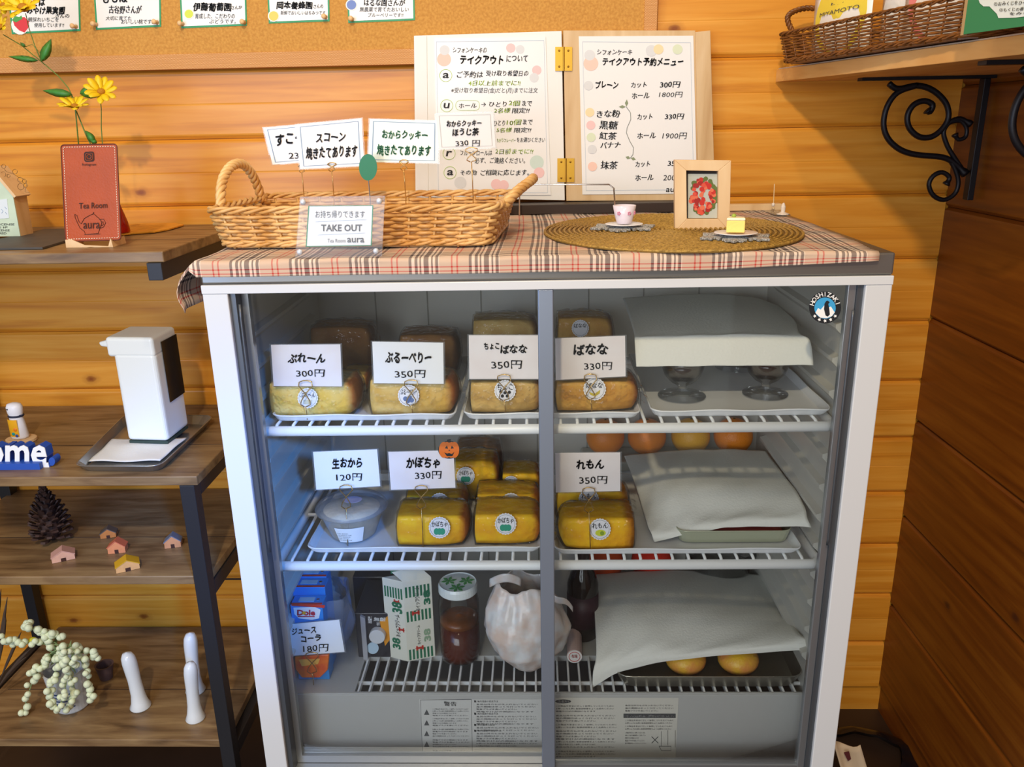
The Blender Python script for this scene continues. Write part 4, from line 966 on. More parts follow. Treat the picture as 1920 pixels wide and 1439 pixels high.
for (sh, X, Y_, r, c) in ((sh1, 232, 260, 42, 'F3CDBE'), (sh1, 235, 205, 30, 'DADDE0'), (sh1, 632, 192, 28, 'F0C8C8'), (sh1, 688, 200, 26, 'DADDE0'), (sh1, 788, 325, 28, 'F0C8C8'), (sh1, 772, 370, 28, 'DADDE0'), (sh1, 788, 878, 42, 'CFE2DC'), (sh1, 802, 940, 32, 'F0C8C8'), (sh1, 330, 1000, 36, 'DADDE0'), (sh1, 545, 1010, 32, 'F0C8C8'), (sh1, 590, 1015, 30, 'F0C8C8'),
                      (sh2, 1112, 285, 44, 'F3CDBE'), (sh2, 1105, 235, 32, 'DADDE0'), (sh2, 1475, 208, 34, 'DADDE0'), (sh2, 1518, 200, 30, 'F3DCB0'), (sh2, 1632, 200, 30, 'D9E4C8'), (sh2, 1098, 417, 28, 'DADDE0'), (sh2, 1106, 578, 27, 'F3DCB0'), (sh2, 1112, 655, 27, 'F0C8C8'), (sh2, 1114, 728, 27, 'D9E4C8'), (sh2, 1120, 800, 27, 'DADDE0'), (sh2, 1122, 903, 28, 'F3CDBE')):
    panel(sh, 'printed_dot', disc_px(760+X/3.198, 30+Y_/3.198, r/3.198, n=22), YM-.0003-.00003*dn, PAST[c], .00002); dn += 1
for (b_, *q) in (('シフォンケーキの', 285, 188, 488, 222, .01), ('テイクアウト', 328, 236, 588, 292, .05), ('について', 605, 236, 735, 275, .03), ('ご予約は', 308, 330, 465, 372, .02), ('受け取り希望日の', 482, 325, 738, 362, .02), ('※受け取り希望日(金)だと(月)までに注文', 275, 430, 795, 466, -.005), ('→ ひとり', 455, 512, 608, 545, .02), ('まで', 700, 508, 760, 540, .02), ('限定!!', 638, 550, 746, 584, .02),
                 ('カット→ひとり', 430, 625, 598, 660, .02), ('まで', 704, 620, 764, 652, .02), ('限定!!', 650, 668, 756, 700, .02), ('をお選びください', 668, 728, 838, 758, .01), ('フルーツロールは', 330, 805, 520, 838, .01), ('必ず、ご連絡ください。', 415, 848, 718, 886, .01), ('その他', 330, 922, 430, 955, .02), ('ご相談に応じます。', 450, 920, 742, 958, .02), ('ホール', 320, 522, 428, 552, .01)):
    W1(sh1, b_, *q[:4], m=mat('menu_ink', '3A3E40', .7), b=q[4])
for (b_, *q) in (('4日以上前までに!!', 378, 384, 690, 420), ('2個', 618, 508, 690, 540), ('2名様', 530, 550, 632, 584), ('10個', 606, 620, 698, 655), ('5名様', 545, 668, 640, 700), ('ちがうフレーバー', 548, 734, 662, 758), ('2日前までに!!', 538, 795, 768, 830)): W1(sh1, b_, *q, m=LIME, b=.015)
for (X, Y_, s_) in ((242, 357, 'a'), (248, 538, 'u'), (262, 825, 'r'), (268, 940, 'a')):
    cx, cy = 760+X/3.198, 30+Y_/3.198; MB().tube([at(x, y, Y=YM-.0006) for x, y in disc_px(cx, cy, 11.5, n=22)], .0005, 4, closed=True).build('circle_mark', LIME, sh1); write(sh1, s_, cx-6, cy-5, cx+6, cy+5, YM, bold=.02)
MB().tube([at(x, y, Y=YM-.0006) for x, y in rrect([(760+302/3.198, 30+507/3.198), (760+445/3.198, 30+507/3.198), (760+445/3.198, 30+566/3.198), (760+302/3.198, 30+566/3.198)], 9)], .0004, 4, closed=True).build('oval_mark', LIME, sh1)
for (b_, *q) in (('シフォンケーキ', 1150, 200, 1360, 234, .02), ('テイクアウト予約メニュー', 1182, 250, 1668, 300, .045), ('プレーン', 1140, 390, 1278, 436, .04), ('カット', 1352, 395, 1448, 430, .03), ('300円', 1525, 392, 1652, 430, .03), ('ホール', 1358, 458, 1464, 496, .03), ('1800円', 1520, 455, 1664, 488, .0), ('きな粉', 1148, 562, 1290, 610, .03), ('カット', 1390, 585, 1482, 622, .03), ('330円', 1555, 585, 1674, 620, .03), ('黒糖', 1160, 628, 1278, 682, .03), ('紅茶', 1160, 695, 1270, 742, .03), ('バナナ', 1168, 755, 1292, 795, .03), ('ホール', 1390, 698, 1502, 736, .03), ('1900円', 1540, 700, 1690, 738, .0), ('抹茶', 1170, 868, 1276, 920, .03), ('カット', 1378, 870, 1468, 906, .03), ('350円', 1572, 865, 1690, 900, .03), ('ホール', 1378, 950, 1488, 988, .03), ('2000円', 1545, 950, 1695, 990, .0), ('aura', 1562, 1032, 1660, 1056, .01)):
    W1(sh2, b_, *q[:4], m=INK, b=q[4])
V3 = [(1325, 545), (1350, 580), (1352, 620), (1330, 670), (1325, 700), (1345, 750), (1368, 790), (1365, 830), (1350, 852)]
mb = MB(); mb.tube([at(760+x/3.198, 30+y/3.198, Y=YM-.0006) for x, y in V3], .0006, 4); mb.build('drawn_vine', mat('vine_grey', '5E6660', .7), sh2)
for (x0, y0, x1, y1) in ((1325, 545, 1328, 500), (1322, 545, 1280, 545), (1350, 855, 1320, 845), (1352, 852, 1382, 862)):
    p, q = Vector((760+x0/3.198, 30+y0/3.198)), Vector((760+x1/3.198, 30+y1/3.198)); d = q-p; nn = Vector((-d.y, d.x)).normalized()*3.2
    panel(sh2, 'drawn_leaf', [tuple(p), tuple(p+d*.5+nn), tuple(q), tuple(p+d*.5-nn)], YM-.0006, mat('vine_leaf', '8A9678', .7), .0002)
rk = thing('wire_rack', 'bent chrome wire rack holding the menu boards upright', 'rack', at(1060, 404, Y=.50))
p = [at(974, 406, Y=.52), at(974, 352, Y=.52), at(982, 346, Y=.52), at(1142, 346, Y=.52), at(1151, 353, Y=.52), at(1154, 403, Y=.52)]
p[0].z = ZT+.0003; p[-1].z = ZT+.0003
MB().tube(p, .0016, 8).build('wire_hoop', CHROME, rk, smooth=True)
for q in (p[0], p[-1]): MB().tube([q+Vector((0, 0, .0016)), Vector((q.x, .545, ZT+.0019))], .0016, 8).build('wire_foot', CHROME, rk, smooth=True)
o = MB().box(.385, .498, .552, .575, ZT, ZT+.013).build('wood_strip', BEECH, None, bevel=.001); tag(o, 'thin pale wooden strip lying at the back right of the cloth', 'wood strip')
cs = thing('card_stand', 'small clear plastic card stand with upright pins near the back right corner', 'card stand', (.478, .51, ZT))
a = at(1455, 392, Y=.53); MB().tube([at(1452, 345, Y=.53), at(1450, 392, Y=.53)], .0010, 6).build('upright_pin', CLEAR if False else mat('clear_pin', 'E6C690', .2), cs)
MB().ball(at(1450, 384, Y=.53), .0035, .003, .004).build('bead', mat('clear_bead', 'E8DCD0', .15), cs)
b = at(1468, 398, Y=.46); MB().lathe((b.x, b.y, ZT+.001), [(.012, 0), (.012, .002), (.004, .005), (.0045, .015), (.002, .022), (0, .023)], 14).build('stand_post', mat('clear_bead', 'E8DCD0', .15), cs)
MB().box(at(1440, 400, Y=.5).x, .485, .45, .535, ZT+.0006, ZT+.0022).build('clear_base', CLEAR, cs)

# ------------------------------------------------------------------ cork board with growers' cards
YK = .618
cbd = thing('cork_board', 'long cork notice board with woven ribbon edging on the back wall', 'notice board', at(600, 100, Y=YK))
CORK = mat('cork', 'D09A4A', .85, noise=.25, nscale=200, var='BC843A', bump=.3, bscale=250)
x0, x1 = -1.25, at(1208, 30, Y=YK).x; xr = at(1232, 30, Y=YK).x; zb_, zc = .3365, .366
MB().box(x0, x1, YK, YW-.001, zc, .62).build('cork_sheet', CORK, cbd)
def ribbon():
    m = mat('ribbon', 'E0A860', .7); t = NT(m)
    ck_ = t.new('ShaderNodeTexBrick'); t.link(t.coords('Object', (130, 1, 130)), ck_.inputs[0]); ck_.inputs['Scale'].default_value = 1
    sx = t.coords('Object', (1, 1, 1)); mp = t.n.new('ShaderNodeSeparateXYZ'); t.link(sx, mp.inputs[0]); cb = t.n.new('ShaderNodeCombineXYZ'); t.link(t.math('MULTIPLY', mp.outputs[0], 160), cb.inputs[0]); t.link(t.math('MULTIPLY', mp.outputs[2], 200), cb.inputs[1]); t.link(cb.outputs[0], ck_.inputs[0])
    ck_.inputs['Color1'].default_value = lin('F4C890'); ck_.inputs['Color2'].default_value = lin('EEBC78'); ck_.inputs['Mortar'].default_value = lin('C08448'); ck_.inputs['Mortar Size'].default_value = .14; ck_.inputs['Brick Width'].default_value = .5; ck_.inputs['Row Height'].default_value = .45
    t.link(ck_.outputs[0], t.b.inputs['Base Color']); return m
RIB = ribbon()
MB().box(x0, xr, YK-.004, YW-.001, zb_, zc).build('ribbon_edge', RIB, cbd, bevel=.001); MB().box(x1, xr, YK-.004, YW-.001, zc, .62).build('ribbon_edge', RIB, cbd, bevel=.001)
PGB = mat('green_card_edge', '2E9A66', .5); PINW = mat('pin_wood', 'E8C08A', .5)
def grower(px, lines, lab, pins, stk=None):
    Y = YK-.0012; t = card('grower_card', lab, px, Y, PGB, group='growers cards pinned to the cork board', lam=0)
    c = sum((Vector(p) for p in px), Vector((0, 0)))/4; q = [tuple(c+(Vector(p)-c)-Vector((3 if p[0] > c.x else -3, 3.5 if p[1] > c.y else -3.5))) for p in px]
    panel(t, 'white_sheet', q, Y-.0006, LAM, .0004)
    for l in lines: write(t, l[0], l[1], l[2], l[3], l[4], Y-.0006, slope=l[6] if len(l) > 6 else 0, bold=l[5], m=mat('marker', '20242A', .7))
    if stk: stk(t, Y)
    for (x, y) in pins:
        p = at(x, y, Y=Y-.001); o = thing('push_pin', 'wooden push pin at the %s of the %s' % (('lower right corner' if x > c.x else 'lower left corner'), lab.split(' grower card')[0]+' card'), 'push pin', p, 'wooden push pins on the cork board')
        MB().tube([p+Vector((0, .0005, 0)), p+Vector((0, -.004, 0)), p+Vector((0, -.009, 0)), p+Vector((0, -.014, 0)), p+Vector((0, -.017, 0))], [.0045, .0030, .0036, .0052, .0030], 12).build('pin_head', PINW, o, smooth=True)
def straw(t, Y):
    panel(t, 'strawberry_border', disc_px(38, 46, 17, 19, 18), Y-.0014, PAPER, .0003); panel(t, 'strawberry', [(24, 38), (30, 33), (46, 32), (54, 40), (53, 52), (46, 61), (36, 57), (27, 48)], Y-.0018, mat('strawberry_red', 'D83840', .4), .0003); panel(t, 'strawberry_leaf', [(22, 38), (28, 30), (36, 32), (40, 29), (42, 35), (30, 42)], Y-.0021, mat('sticker_green', '4CA04C', .5), .0003)
def dot(x, y, r, c):
    def f(t, Y): panel(t, 'sticker', disc_px(x, y, r+2, n=18), Y-.0012, PAPER, .0003); panel(t, 'sticker_print', disc_px(x, y, r, n=18), Y-.0015, mat('stick_'+c, c, .5), .0003)
    return f
grower([(10, -60), (148, -68), (151, 58), (22, 64)], [('いちごは', 36, -6, 84, 12, .04), ('みやけ果実園', 50, 12, 122, 28, .04), ('さんの', 104, 26, 130, 34, .01), ('朝採れいちごを', 52, 32, 110, 41, .0), ('使用しています!!', 64, 43, 120, 51, .0)], 'strawberry grower card with green edge, first from the left on cork board', [(142, 50)], straw)
grower([(172, -70), (300, -70), (302, 50), (180, 56)], [('ももは', 190, -12, 240, 6, .04), ('古谷野さんが', 204, 10, 266, 26, .03), ('大切に育てた', 198, 30, 246, 38, 0), ('おいしい桃です。', 227, 36, 287, 45, 0)], 'peach grower card with green edge, second from the left on cork board', [(180, 46), (294, 42)])
grower([(334, -70), (460, -70), (463, 48), (340, 53)], [('ぶどうは', 360, -18, 420, -4, .04), ('伊藤葡萄園', 362, 4, 434, 22, .04), ('さんが', 434, 10, 454, 18, .01), ('育成した、こだわりの', 366, 25, 440, 35, 0), ('ぶどうです。', 392, 36, 442, 44, 0)], 'grape grower card with green edge, third from the left on cork board', [(342, 45), (458, 42)], dot(354, 26, 8, 'D2E04C'))
grower([(498, -70), (616, -70), (618, 40), (504, 44)], [('はちみつは', 520, -18, 590, -4, .04), ('岡本養蜂園', 518, 2, 586, 18, .04), ('さんの', 588, 8, 606, 16, .01), ('新鮮でおいしいはちみつです', 526, 20, 610, 28, 0)], 'honey grower card with green edge, fourth from the left on cork board', [(610, 32)], dot(513, 30, 9, 'F0D060'))
grower([(648, -70), (776, -70), (778, 38), (653, 43)], [('ブルーベリーは', 672, -20, 750, -8, .04), ('はるな園さんが', 682, -2, 760, 12, .03), ('無農薬で育てたおいしい', 674, 13, 766, 22, 0), ('ブルーベリーです!!', 690, 24, 756, 32, 0)], 'blueberry grower card with green edge, rightmost on cork board', [(660, 36)], dot(659, 9, 9, '6C86C8'))

# ------------------------------------------------------------------ shelf on the right wall
ZS = .288
A1, A2 = at(1454, 154, Z=ZS), at(1918, 102, Z=ZS); dirn = (A2-A1).normalized(); far = A1+dirn*2.0
rs = thing('wall_shelf', 'thick pine wall shelf on scrolled black iron brackets, upper right', 'shelf', (.7, .2, ZS))
MB().prism([A1, far, Vector((XW-.001, far.y, ZS)), Vector((XW-.001, A1.y, ZS))], (0, 0, .024)).build('shelf_board', LEDGEW, rs, bevel=.001)
IRON = mat('black_iron', '17151A', .45, .4)
def C4(X, Y_): return (1300+X/3.0, Y_/3.0)
YBK = .52
def bracket(Yk):
    t = thing('shelf_bracket', 'x', 'bracket', at(1820, 200, Y=YBK)); dy = 0
    a = at(1612, 151, Y=YBK)
    MB().box(a.x, XW-.001, YBK-.012, YBK+.012, ZS-.006, ZS-.0004).build('top_plate', IRON, t)
    tp, bt = at(1832, 155, Y=YBK), at(1806, 375, Y=YBK)
    MB().box(XW-.022, XW-.010, YBK-.010, YBK+.010, bt.z, ZS-.006).build('wall_bar', IRON, t, bevel=.001)
    for nm, pts, r in (('large_scroll', [(1260, 480), (1150, 520), (1090, 600), (1070, 700), (1095, 780), (1160, 840), (1250, 870), (1400, 885), (1470, 920), (1530, 980)], 11), ('inner_scroll', [(1100, 470), (1150, 500), (1260, 482), (1350, 510), (1420, 580), (1435, 660), (1400, 725), (1340, 770), (1270, 770), (1215, 720), (1205, 650), (1240, 590), (1300, 568), (1345, 590), (1330, 630), (1315, 620)], 11),
                       ('side_scroll', [(1530, 980), (1450, 860), (1420, 800), (1408, 740), (1440, 690), (1500, 668), (1560, 700)], 9), ('curl', [(1440, 690), (1500, 680), (1535, 720), (1530, 770), (1490, 785), (1470, 755)], 8), ('foot_scroll', [(1400, 885), (1440, 900), (1475, 960), (1490, 1030), (1470, 1090), (1410, 1125), (1350, 1100), (1325, 1040), (1350, 990), (1400, 970), (1440, 1000), (1420, 1040)], 9)):
        P0 = [Vector(C4(*p)) for p in pts]; out = []
        for i in range(len(P0)-1):
            p0, p1, p2, p3 = P0[max(i-1, 0)], P0[i], P0[i+1], P0[min(i+2, len(P0)-1)]
            for k in range(4): q = k/4; out.append(.5*((2*p1)+(p2-p0)*q+(2*p0-5*p1+4*p2-p3)*q*q+(3*p1-p0-3*p2+p3)*q**3))
        out.append(P0[-1]); mb = MB()
        pp_ = [at(v.x, v.y, Y=YBK) for v in out]
        for v in pp_: v.z = min(v.z, ZS-.010); v.x = min(v.x, XW-.014)
        mb.tube(pp_, [.0052*r/10 if i < len(pp_)-2 else .0080*r/10 for i in range(len(pp_))], 8).build(nm, IRON, t, smooth=True)
    return t
b1 = bracket(0); b1['label'] = 'black iron scroll bracket, the nearer one to the corner under the pine shelf'; b1['group'] = 'scroll brackets under the pine shelf'
X1 = at(1612, 151, Y=YBK).x; Y2 = at(1840, 128, X=X1).y
dup(b1, b1.location+Vector((0, Y2-YBK, 0)), 'black iron scroll bracket at the right edge, cut off by the frame')
ZH = ZS+.024
o = MB().prism([A1+Vector((.004, -.002, .0245)), A1+dirn*.9+Vector((.004, 0, .0245)), A1+dirn*.9+Vector((.26, 0, .0245)), A1+Vector((.26, -.002, .0245))], (0, 0, .002)).build('lace_runner', mat('lace', 'C8B49C', .9, bump=1, nscale=300), None); tag(o, 'thin lace runner under the brown basket on the pine shelf', 'runner')
ZN = ZH+.0032
B0, B1 = at(1460, 122, Z=ZN), at(1812, 73, Z=ZN); B0.x += .004; u = (B1-B0).normalized(); nrm = Vector((-u.y, u.x, 0)); nrm = nrm if nrm.x > 0 else -nrm
bb2 = basket('brown_basket', 'dark brown wicker basket holding tea packets on the pine wall shelf', [tuple((B0+u*.006).xy), tuple((B1).xy), tuple((B1+nrm*.17).xy), tuple((B0+u*.006+nrm*.17).xy)][::-1], ZN, .052, .016, 10, 40, WICKD, .0019, .02, jit=.0004, amp=.0022)
h0 = B0+nrm*.03-u*.012; h1 = B0+nrm*.14-u*.012
rope(bb2, [h0+Vector((0, 0, .055)), h0+Vector((-.012, .008, .09)), (h0+h1)/2+Vector((-.02, .012, .105)), h1+Vector((-.012, .008, .09)), h1+Vector((0, 0, .055))], WICKD, .003, .0028, 3, 9)
def packet(f0, f1, k, h, col, words, lab, tilt=0):
    a = B0+u*f0+nrm*k; b = B0+u*f1+nrm*(k+tilt); t = thing('tea_packet', lab, 'packet', (a+b)/2+Vector((0, 0, .005)), 'tea packets in the brown basket')
    a.z = b.z = ZN+.005; up = Vector((0, 0, h)); n2 = nrm
    def fr_(s, z, off=0): return a+(b-a)*s+Vector((0, 0, z))-n2*off
    g = MB().grid(lambda s, v: fr_(s, v*h, .010*sin(pi*s)*sin(pi*min(1, v*1.1))), 10, 10); g.build('front_foil', mat('packet_white', 'EFEFEA', .35), t, smooth=True, solid=.0008)
    MB().grid(lambda s, v: fr_(s, v*h, -.010*sin(pi*s)*sin(pi*min(1, v*1.1))), 10, 10).build('back_foil', mat('packet_white', 'EFEFEA', .35), t, smooth=True, solid=.0008)
    mb = MB(); n = 24; L = (b-a).length
    def onf(x, z, o): s = x; return fr_(s, z, .010*sin(pi*min(max(s, 0), 1))*sin(pi*min(1, max(z/h, 0)*1.1))+o)
    mb.add([onf(.5, h*.58, .0012)]+[onf(.5+.44*cos(2*pi*i/n), h*.58+.44*L*sin(2*pi*i/n)*.85, .0012) for i in range(n)], [(0, i+1, (i+1) % n+1) for i in range(n)]); mb.build('round_label', mat('pk_'+col, col, .5), t, solid=.0004)
    for wtxt, z0, z1, a0, a1 in words:
        vs, fs, bx_ = text_mesh(wtxt, .0, 0)
        MB().add([onf(a0+(a1-a0)*(v[0]-bx_[0])/(bx_[2]-bx_[0]), z0+(z1-z0)*(v[1]-bx_[1])/(bx_[3]-bx_[1]), .0022) for v in vs], fs).build('lettering', INKG, t)
L_ = (B1-B0).length
packet(.03, .03+L_*.36, .045, .12, 'EED84A', (('EIJI', .087, .094, .36, .58), ('MIYAMOTO', .073, .080, .16, .84)), 'white tea packet with a round yellow label in brown basket')
packet(L_*.58, L_*.97, .05, .12, 'EE8C8C', (('MIYAMOTO', .080, .087, .16, .84),), 'white tea packet with a round pink label in brown basket')
packet(L_*.36, L_*.60, .085, .12, 'EFEFEA', (), 'plain white tea packet between the yellow and pink labelled ones')
gs = A1.lerp(A1, 0)
G0 = at(1806, 66, Z=ZN); G0.x += .0; gt = thing('green_sign', 'green board sign with a white cloud label standing at the upper right edge', 'sign', G0+u*.1)
gd = (at(1918, 51, Z=ZN)-G0).normalized(); n3 = Vector((-gd.y, gd.x, 0)); n3 = n3 if n3.x > 0 else -n3
MB().prism([G0+Vector((0, 0, .001)), G0+gd*.32+Vector((0, 0, .001)), G0+gd*.32+Vector((0, 0, .20)), G0+Vector((0, 0, .20))], n3*.004).build('green_board', mat('board_green', '2E7A4C', .6), gt)
MB().prism([G0+gd*-.005, G0, G0+Vector((0, 0, .20)), G0+gd*-.005+Vector((0, 0, .20))], n3*.006).build('clear_edge', mat('edge_tan', 'A88A60', .4), gt)
def gp(x, y, off=.0008):  # pixel on the sign's own face
    d = RR*((x-960)/F)+DD*((y-719.5)/F)+_f; tt = (G0-CO).dot(n3)/d.dot(n3); return CO+d*tt-n3*off
MB().prism([gp(x, y) for x, y in ((1836, -60), (2010, -60), (2010, 20), (1905, 33), (1873, 34), (1870, 26), (1862, 18), (1856, 12), (1845, 12), (1838, 6), (1836, 0))], n3*.0006).build('cloud_label', mat('label_grey_white', 'D6DCD6', .5), gt)
for body, x0, y0, x1, y1 in (('①おみくじをひく', 1866, 2, 1925, 10), ('②もくじの番号', 1876, 14, 1930, 21), ('をみる', 1895, 22, 1930, 28)):
    text_into(MB(), body, x0, y0, x1, y1, slope=-.05, fn=lambda x, y: gp(x, y, .0018), bold=.02).build('lettering', INK, gt)
# bag on the floor, lower right corner
bg = at(1632, 1400, Y=.50); bag = thing('floor_bag', 'black bag with pale paper on the floor in the corner right of the display case', 'bag', (bg.x, .5, ZF))
H = .0
MB().grid(lambda a, b: Vector((bg.x-.03+.145*cos(2*pi*a)*(.6+.4*cos(b*pi/2))*(1+.05*sin(5*2*pi*a)), .46+.11*sin(2*pi*a)*(.6+.4*cos(b*pi/2)), ZF+.001+(bg.z-ZF+.02)*sin(b*pi/2)+.004*sin(9*a*2*pi)*b)), 28, 10).build('bag_body', mat('black_vinyl', '141218', .25, bump=.5, nscale=12), bag, smooth=True)
pa = MB().grid(lambda a, b: at(1562+(1610-1562)*a+34*b*.6, 1390+10*sin(a*3)+70*b, Y=.33-.02*b)+Vector((0, .01*sin(a*5), 0)), 8, 6).build('folded_paper', mat('pale_paper', 'C8B49A', .8), bag, solid=.002, smooth=True)
panel(bag, 'paper_print', [(1582, 1412), (1592, 1410), (1596, 1424), (1590, 1428)], .318, mat('print_maroon', '5A2024', .7), .001)
# ------------------------------------------------------------------ inside the case: trays
ZUT, ZLT, ZBT = ZU+.0116, ZL+.0116, ZB+.0002
WTRAY = mat('white_melamine', 'E4E6E8', .25)
def wtray(x0, x1, y, z, depth, lab, ybk=None):
    a, b = at(x0, y, Z=z), at(x1, y, Z=z); a.y = b.y = max(.078, (a.y+b.y)/2)
    fl_ = .012
    return tray('serving_tray', lab, 'tray', [(a.x+fl_, a.y), (b.x-fl_, a.y), (b.x-fl_, a.y+depth), (a.x+fl_, a.y+depth)], z, .012, .010, WTRAY, 'white serving trays in the display case', th=.002, rimr=.0016, wavy=.0010, r=.015)
t1 = wtray(500, 858, 798, ZUT, .33, 'white serving tray, left one on the upper wire shelf')
t2 = wtray(864, 1208, 789, ZUT, .33, 'white serving tray, middle one on the upper wire shelf')
t3 = wtray(1214, 1563, 780, ZUT, .33, 'white serving tray, right one on upper shelf under the glasses')
t4 = wtray(574, 1020, 1036, ZLT, .30, 'white serving tray, left one on the lower wire shelf')
t5 = wtray(1036, 1508, 1042, ZLT, .30, 'white serving tray, right one on lower shelf with lemon cake')
ZU2, ZL2 = ZUT+.0030, ZLT+.0030

def cake_mat(name, c1, c2, brown):
    m = bpy.data.materials.new(name); m.use_nodes = True; _M[name] = m; t = NT(m); t.b.inputs['Roughness'].default_value = .75
    co = t.coords('Object'); nz = t.new('ShaderNodeTexNoise'); nz.inputs['Scale'].default_value = 28; nz.inputs['Detail'].default_value = 5; t.link(co, nz.inputs[0])
    n2 = t.new('ShaderNodeTexNoise'); n2.inputs['Scale'].default_value = 380; t.link(co, n2.inputs[0])
    base = t.ramp(nz.outputs[0], [(.35, lin(c1)), (.65, lin(c2))])
    vo = t.new('ShaderNodeTexVoronoi'); vo.inputs['Scale'].default_value = 240; t.link(co, vo.inputs[0])
    sp_ = t.ramp(vo.outputs['Distance'], [(.0, lin(brown)), (.16, (1, 1, 1, 1))]); base = t.mix(.28, base, sp_, 'MULTIPLY')
    gm = t.n.new('ShaderNodeAttribute'); gm.attribute_name = 'crust'
    f = t.math('ADD', gm.outputs['Fac'], t.math('MULTIPLY', t.math('SUBTRACT', nz.outputs[0], .5), .5))
    cr = t.ramp(f, [(.35, (0, 0, 0, 1)), (.8, (1, 1, 1, 1))])
    t.link(t.mix(cr, base, lin(brown)), t.b.inputs['Base Color']); t.bump(n2.outputs[0], .35, .001); t.b.inputs['Subsurface Weight'].default_value = .12; t.b.inputs['Subsurface Radius'].default_value = (.006, .003, .001)
    return m
PLAINC = cake_mat('plain_chiffon', 'F0D88C', 'E8C050', 'A8601C'); BLUEC = cake_mat('blueberry_chiffon', 'E8CC84', 'D8AC4C', 'A05A1C'); BANC = cake_mat('banana_chiffon', 'E0B050', 'C88E30', '8C4E14'); CHOC = cake_mat('choco_banana_chiffon', 'DDBC74', 'C49A4C', '7C4818')
PUMC = cake_mat('pumpkin_chiffon', 'FACC18', 'F0B008', 'B86608'); LEMC = cake_mat('lemon_chiffon', 'FCCC1C', 'F4B40C', 'C07A10'); DARKC = cake_mat('brown_roll', 'B8803C', '9A6428', '6A3C14')
def loaf(mb, x0, x1, y0, y1, z0, z1, k=0, r=.02, rl=.006, jit=0):
    """loaf section: square-ish left end, rounded right end, softly domed top; k inflates it"""
    nx, ny, nz = 16, 8, 8
    W_, D_, H_ = x1-x0, y1-y0, z1-z0
    def P_(u, v, w):  # -1..1 cube shell
        def sq(a, b, e): return a*(1-.5*b*b*e)
        R_ = .55 if u > 0 else .16
        x = u*math.sqrt(1-.5*w*w*R_*.8-.5*v*v*R_*.5); y = v*math.sqrt(1-.5*u*u*(R_*.8 if u > 0 else .06)-.5*w*w*.12); z = w*math.sqrt(1-.5*u*u*(R_*.7)-.5*v*v*.10)
        p = Vector((x0+W_*(x+1)/2, y0+D_*(y+1)/2, z0+H_*(z+1)/2))
        n = Vector((x, y, z)).normalized()
        s = sin(p.x*210+p.z*140)*cos(p.y*170-p.z*90)*jit
        q = p+n*(k+s)
        if q.z < z0+.0004: q.z = z0+.0004 if not k else z0+.0001
        return q
    i0 = len(mb.v)
    for f, (a, b) in ((lambda s, t: (s, t, -1), (nx, ny)), (lambda s, t: (s, t, 1), (nx, ny)), (lambda s, t: (s, -1, t), (nx, nz)), (lambda s, t: (s, 1, t), (nx, nz)), (lambda s, t: (-1, s, t), (ny, nz)), (lambda s, t: (1, s, t), (ny, nz))):
        mb.grid(lambda u, v: P_(*f(2*u-1, 2*v-1)), a, b)
    return mb
import bmesh
def weld(o):
    bm = bmesh.new(); bm.from_mesh(o.data); bmesh.ops.remove_doubles(bm, verts=bm.verts, dist=1e-5); bmesh.ops.recalc_face_normals(bm, faces=bm.faces); bm.to_mesh(o.data); bm.free()
LABW = mat('sticker_white', 'EDEDF2', .35)
def sticker(t, cx, cy, r, Y, words, icon=None, mw=None, yr=1.0):
    panel(t, 'round_sticker', disc_px(cx, cy, r, r*yr, 44, wob=.035), Y, LABW, .0003)
    st = t.children[-1] if False else [o for o in t.children if o.name.startswith('round_sticker')][-1]
    MB().tube([at(x, y, Y=Y-.0002) for x, y in disc_px(cx, cy, r*.86, r*.86*yr, 30)], .00025, 4, closed=True).build('sticker_ring', INKG, st)
    text_into(MB(), words, cx-r*.74, cy-r*.60*yr, cx+r*.74, cy-r*.06*yr, Y=Y, bold=.03, shear=.1, lift=.0006).build('sticker_lettering', mw or INK, st)
    if icon == 'pumpkin':
        for dx in (-.28, 0, .28): panel(st, 'pumpkin_print', disc_px(cx+dx*r, cy+r*.36*yr, r*.26, r*.32*yr, 14), Y-.0004-.00002*abs(dx), mat('print_teal', '2E9C7C', .5), .00002)
    elif icon == 'lemon':
        panel(st, 'lemon_print', disc_px(cx+.05*r, cy+r*.35, r*.5, r*.30, 16), Y-.0004, mat('print_lemon', 'D2DC3C', .5), .00002); panel(st, 'lemon_print', disc_px(cx+.2*r, cy+r*.38, r*.2, r*.2, 14), Y-.00045, mat('print_lime', '8CA830', .5), .00002)
    elif icon == 'banana':
        panel(st, 'banana_print', [(cx-r*.5, cy+r*.25), (cx, cy+r*.42), (cx+r*.5, cy+r*.05), (cx+r*.45, cy+r*.4), (cx, cy+r*.68), (cx-r*.4, cy+r*.5)], Y-.0004, mat('print_banana', 'C8B43C', .5), .00002)
    elif icon == 'berry':
        for dx, dy in ((-.3, .3), (.1, .2), (.3, .45), (-.05, .5)): panel(st, 'berry_print', disc_px(cx+dx*r, cy+dy*r, r*.22, n=12), Y-.0004-.00002*(dx+1), mat('print_blue', '6078A8', .5), .00001)
    elif icon == 'choco':
        for dx, dy in ((-.4, .1), (.4, .15), (-.25, .5), (.2, .5), (0, .2)): panel(st, 'dark_print', disc_px(cx+dx*r, cy+dy*r, r*.16, n=8), Y-.0004-.00002*(dx+1), INK, .00001)
    elif icon == 'slice':
        panel(st, 'slice_print', [(cx-r*.45, cy+r*.15), (cx+r*.45, cy+r*.2), (cx+r*.35, cy+r*.6), (cx-r*.4, cy+r*.6)], Y-.0004, mat('print_pale', 'C8C8B4', .5), .00002)
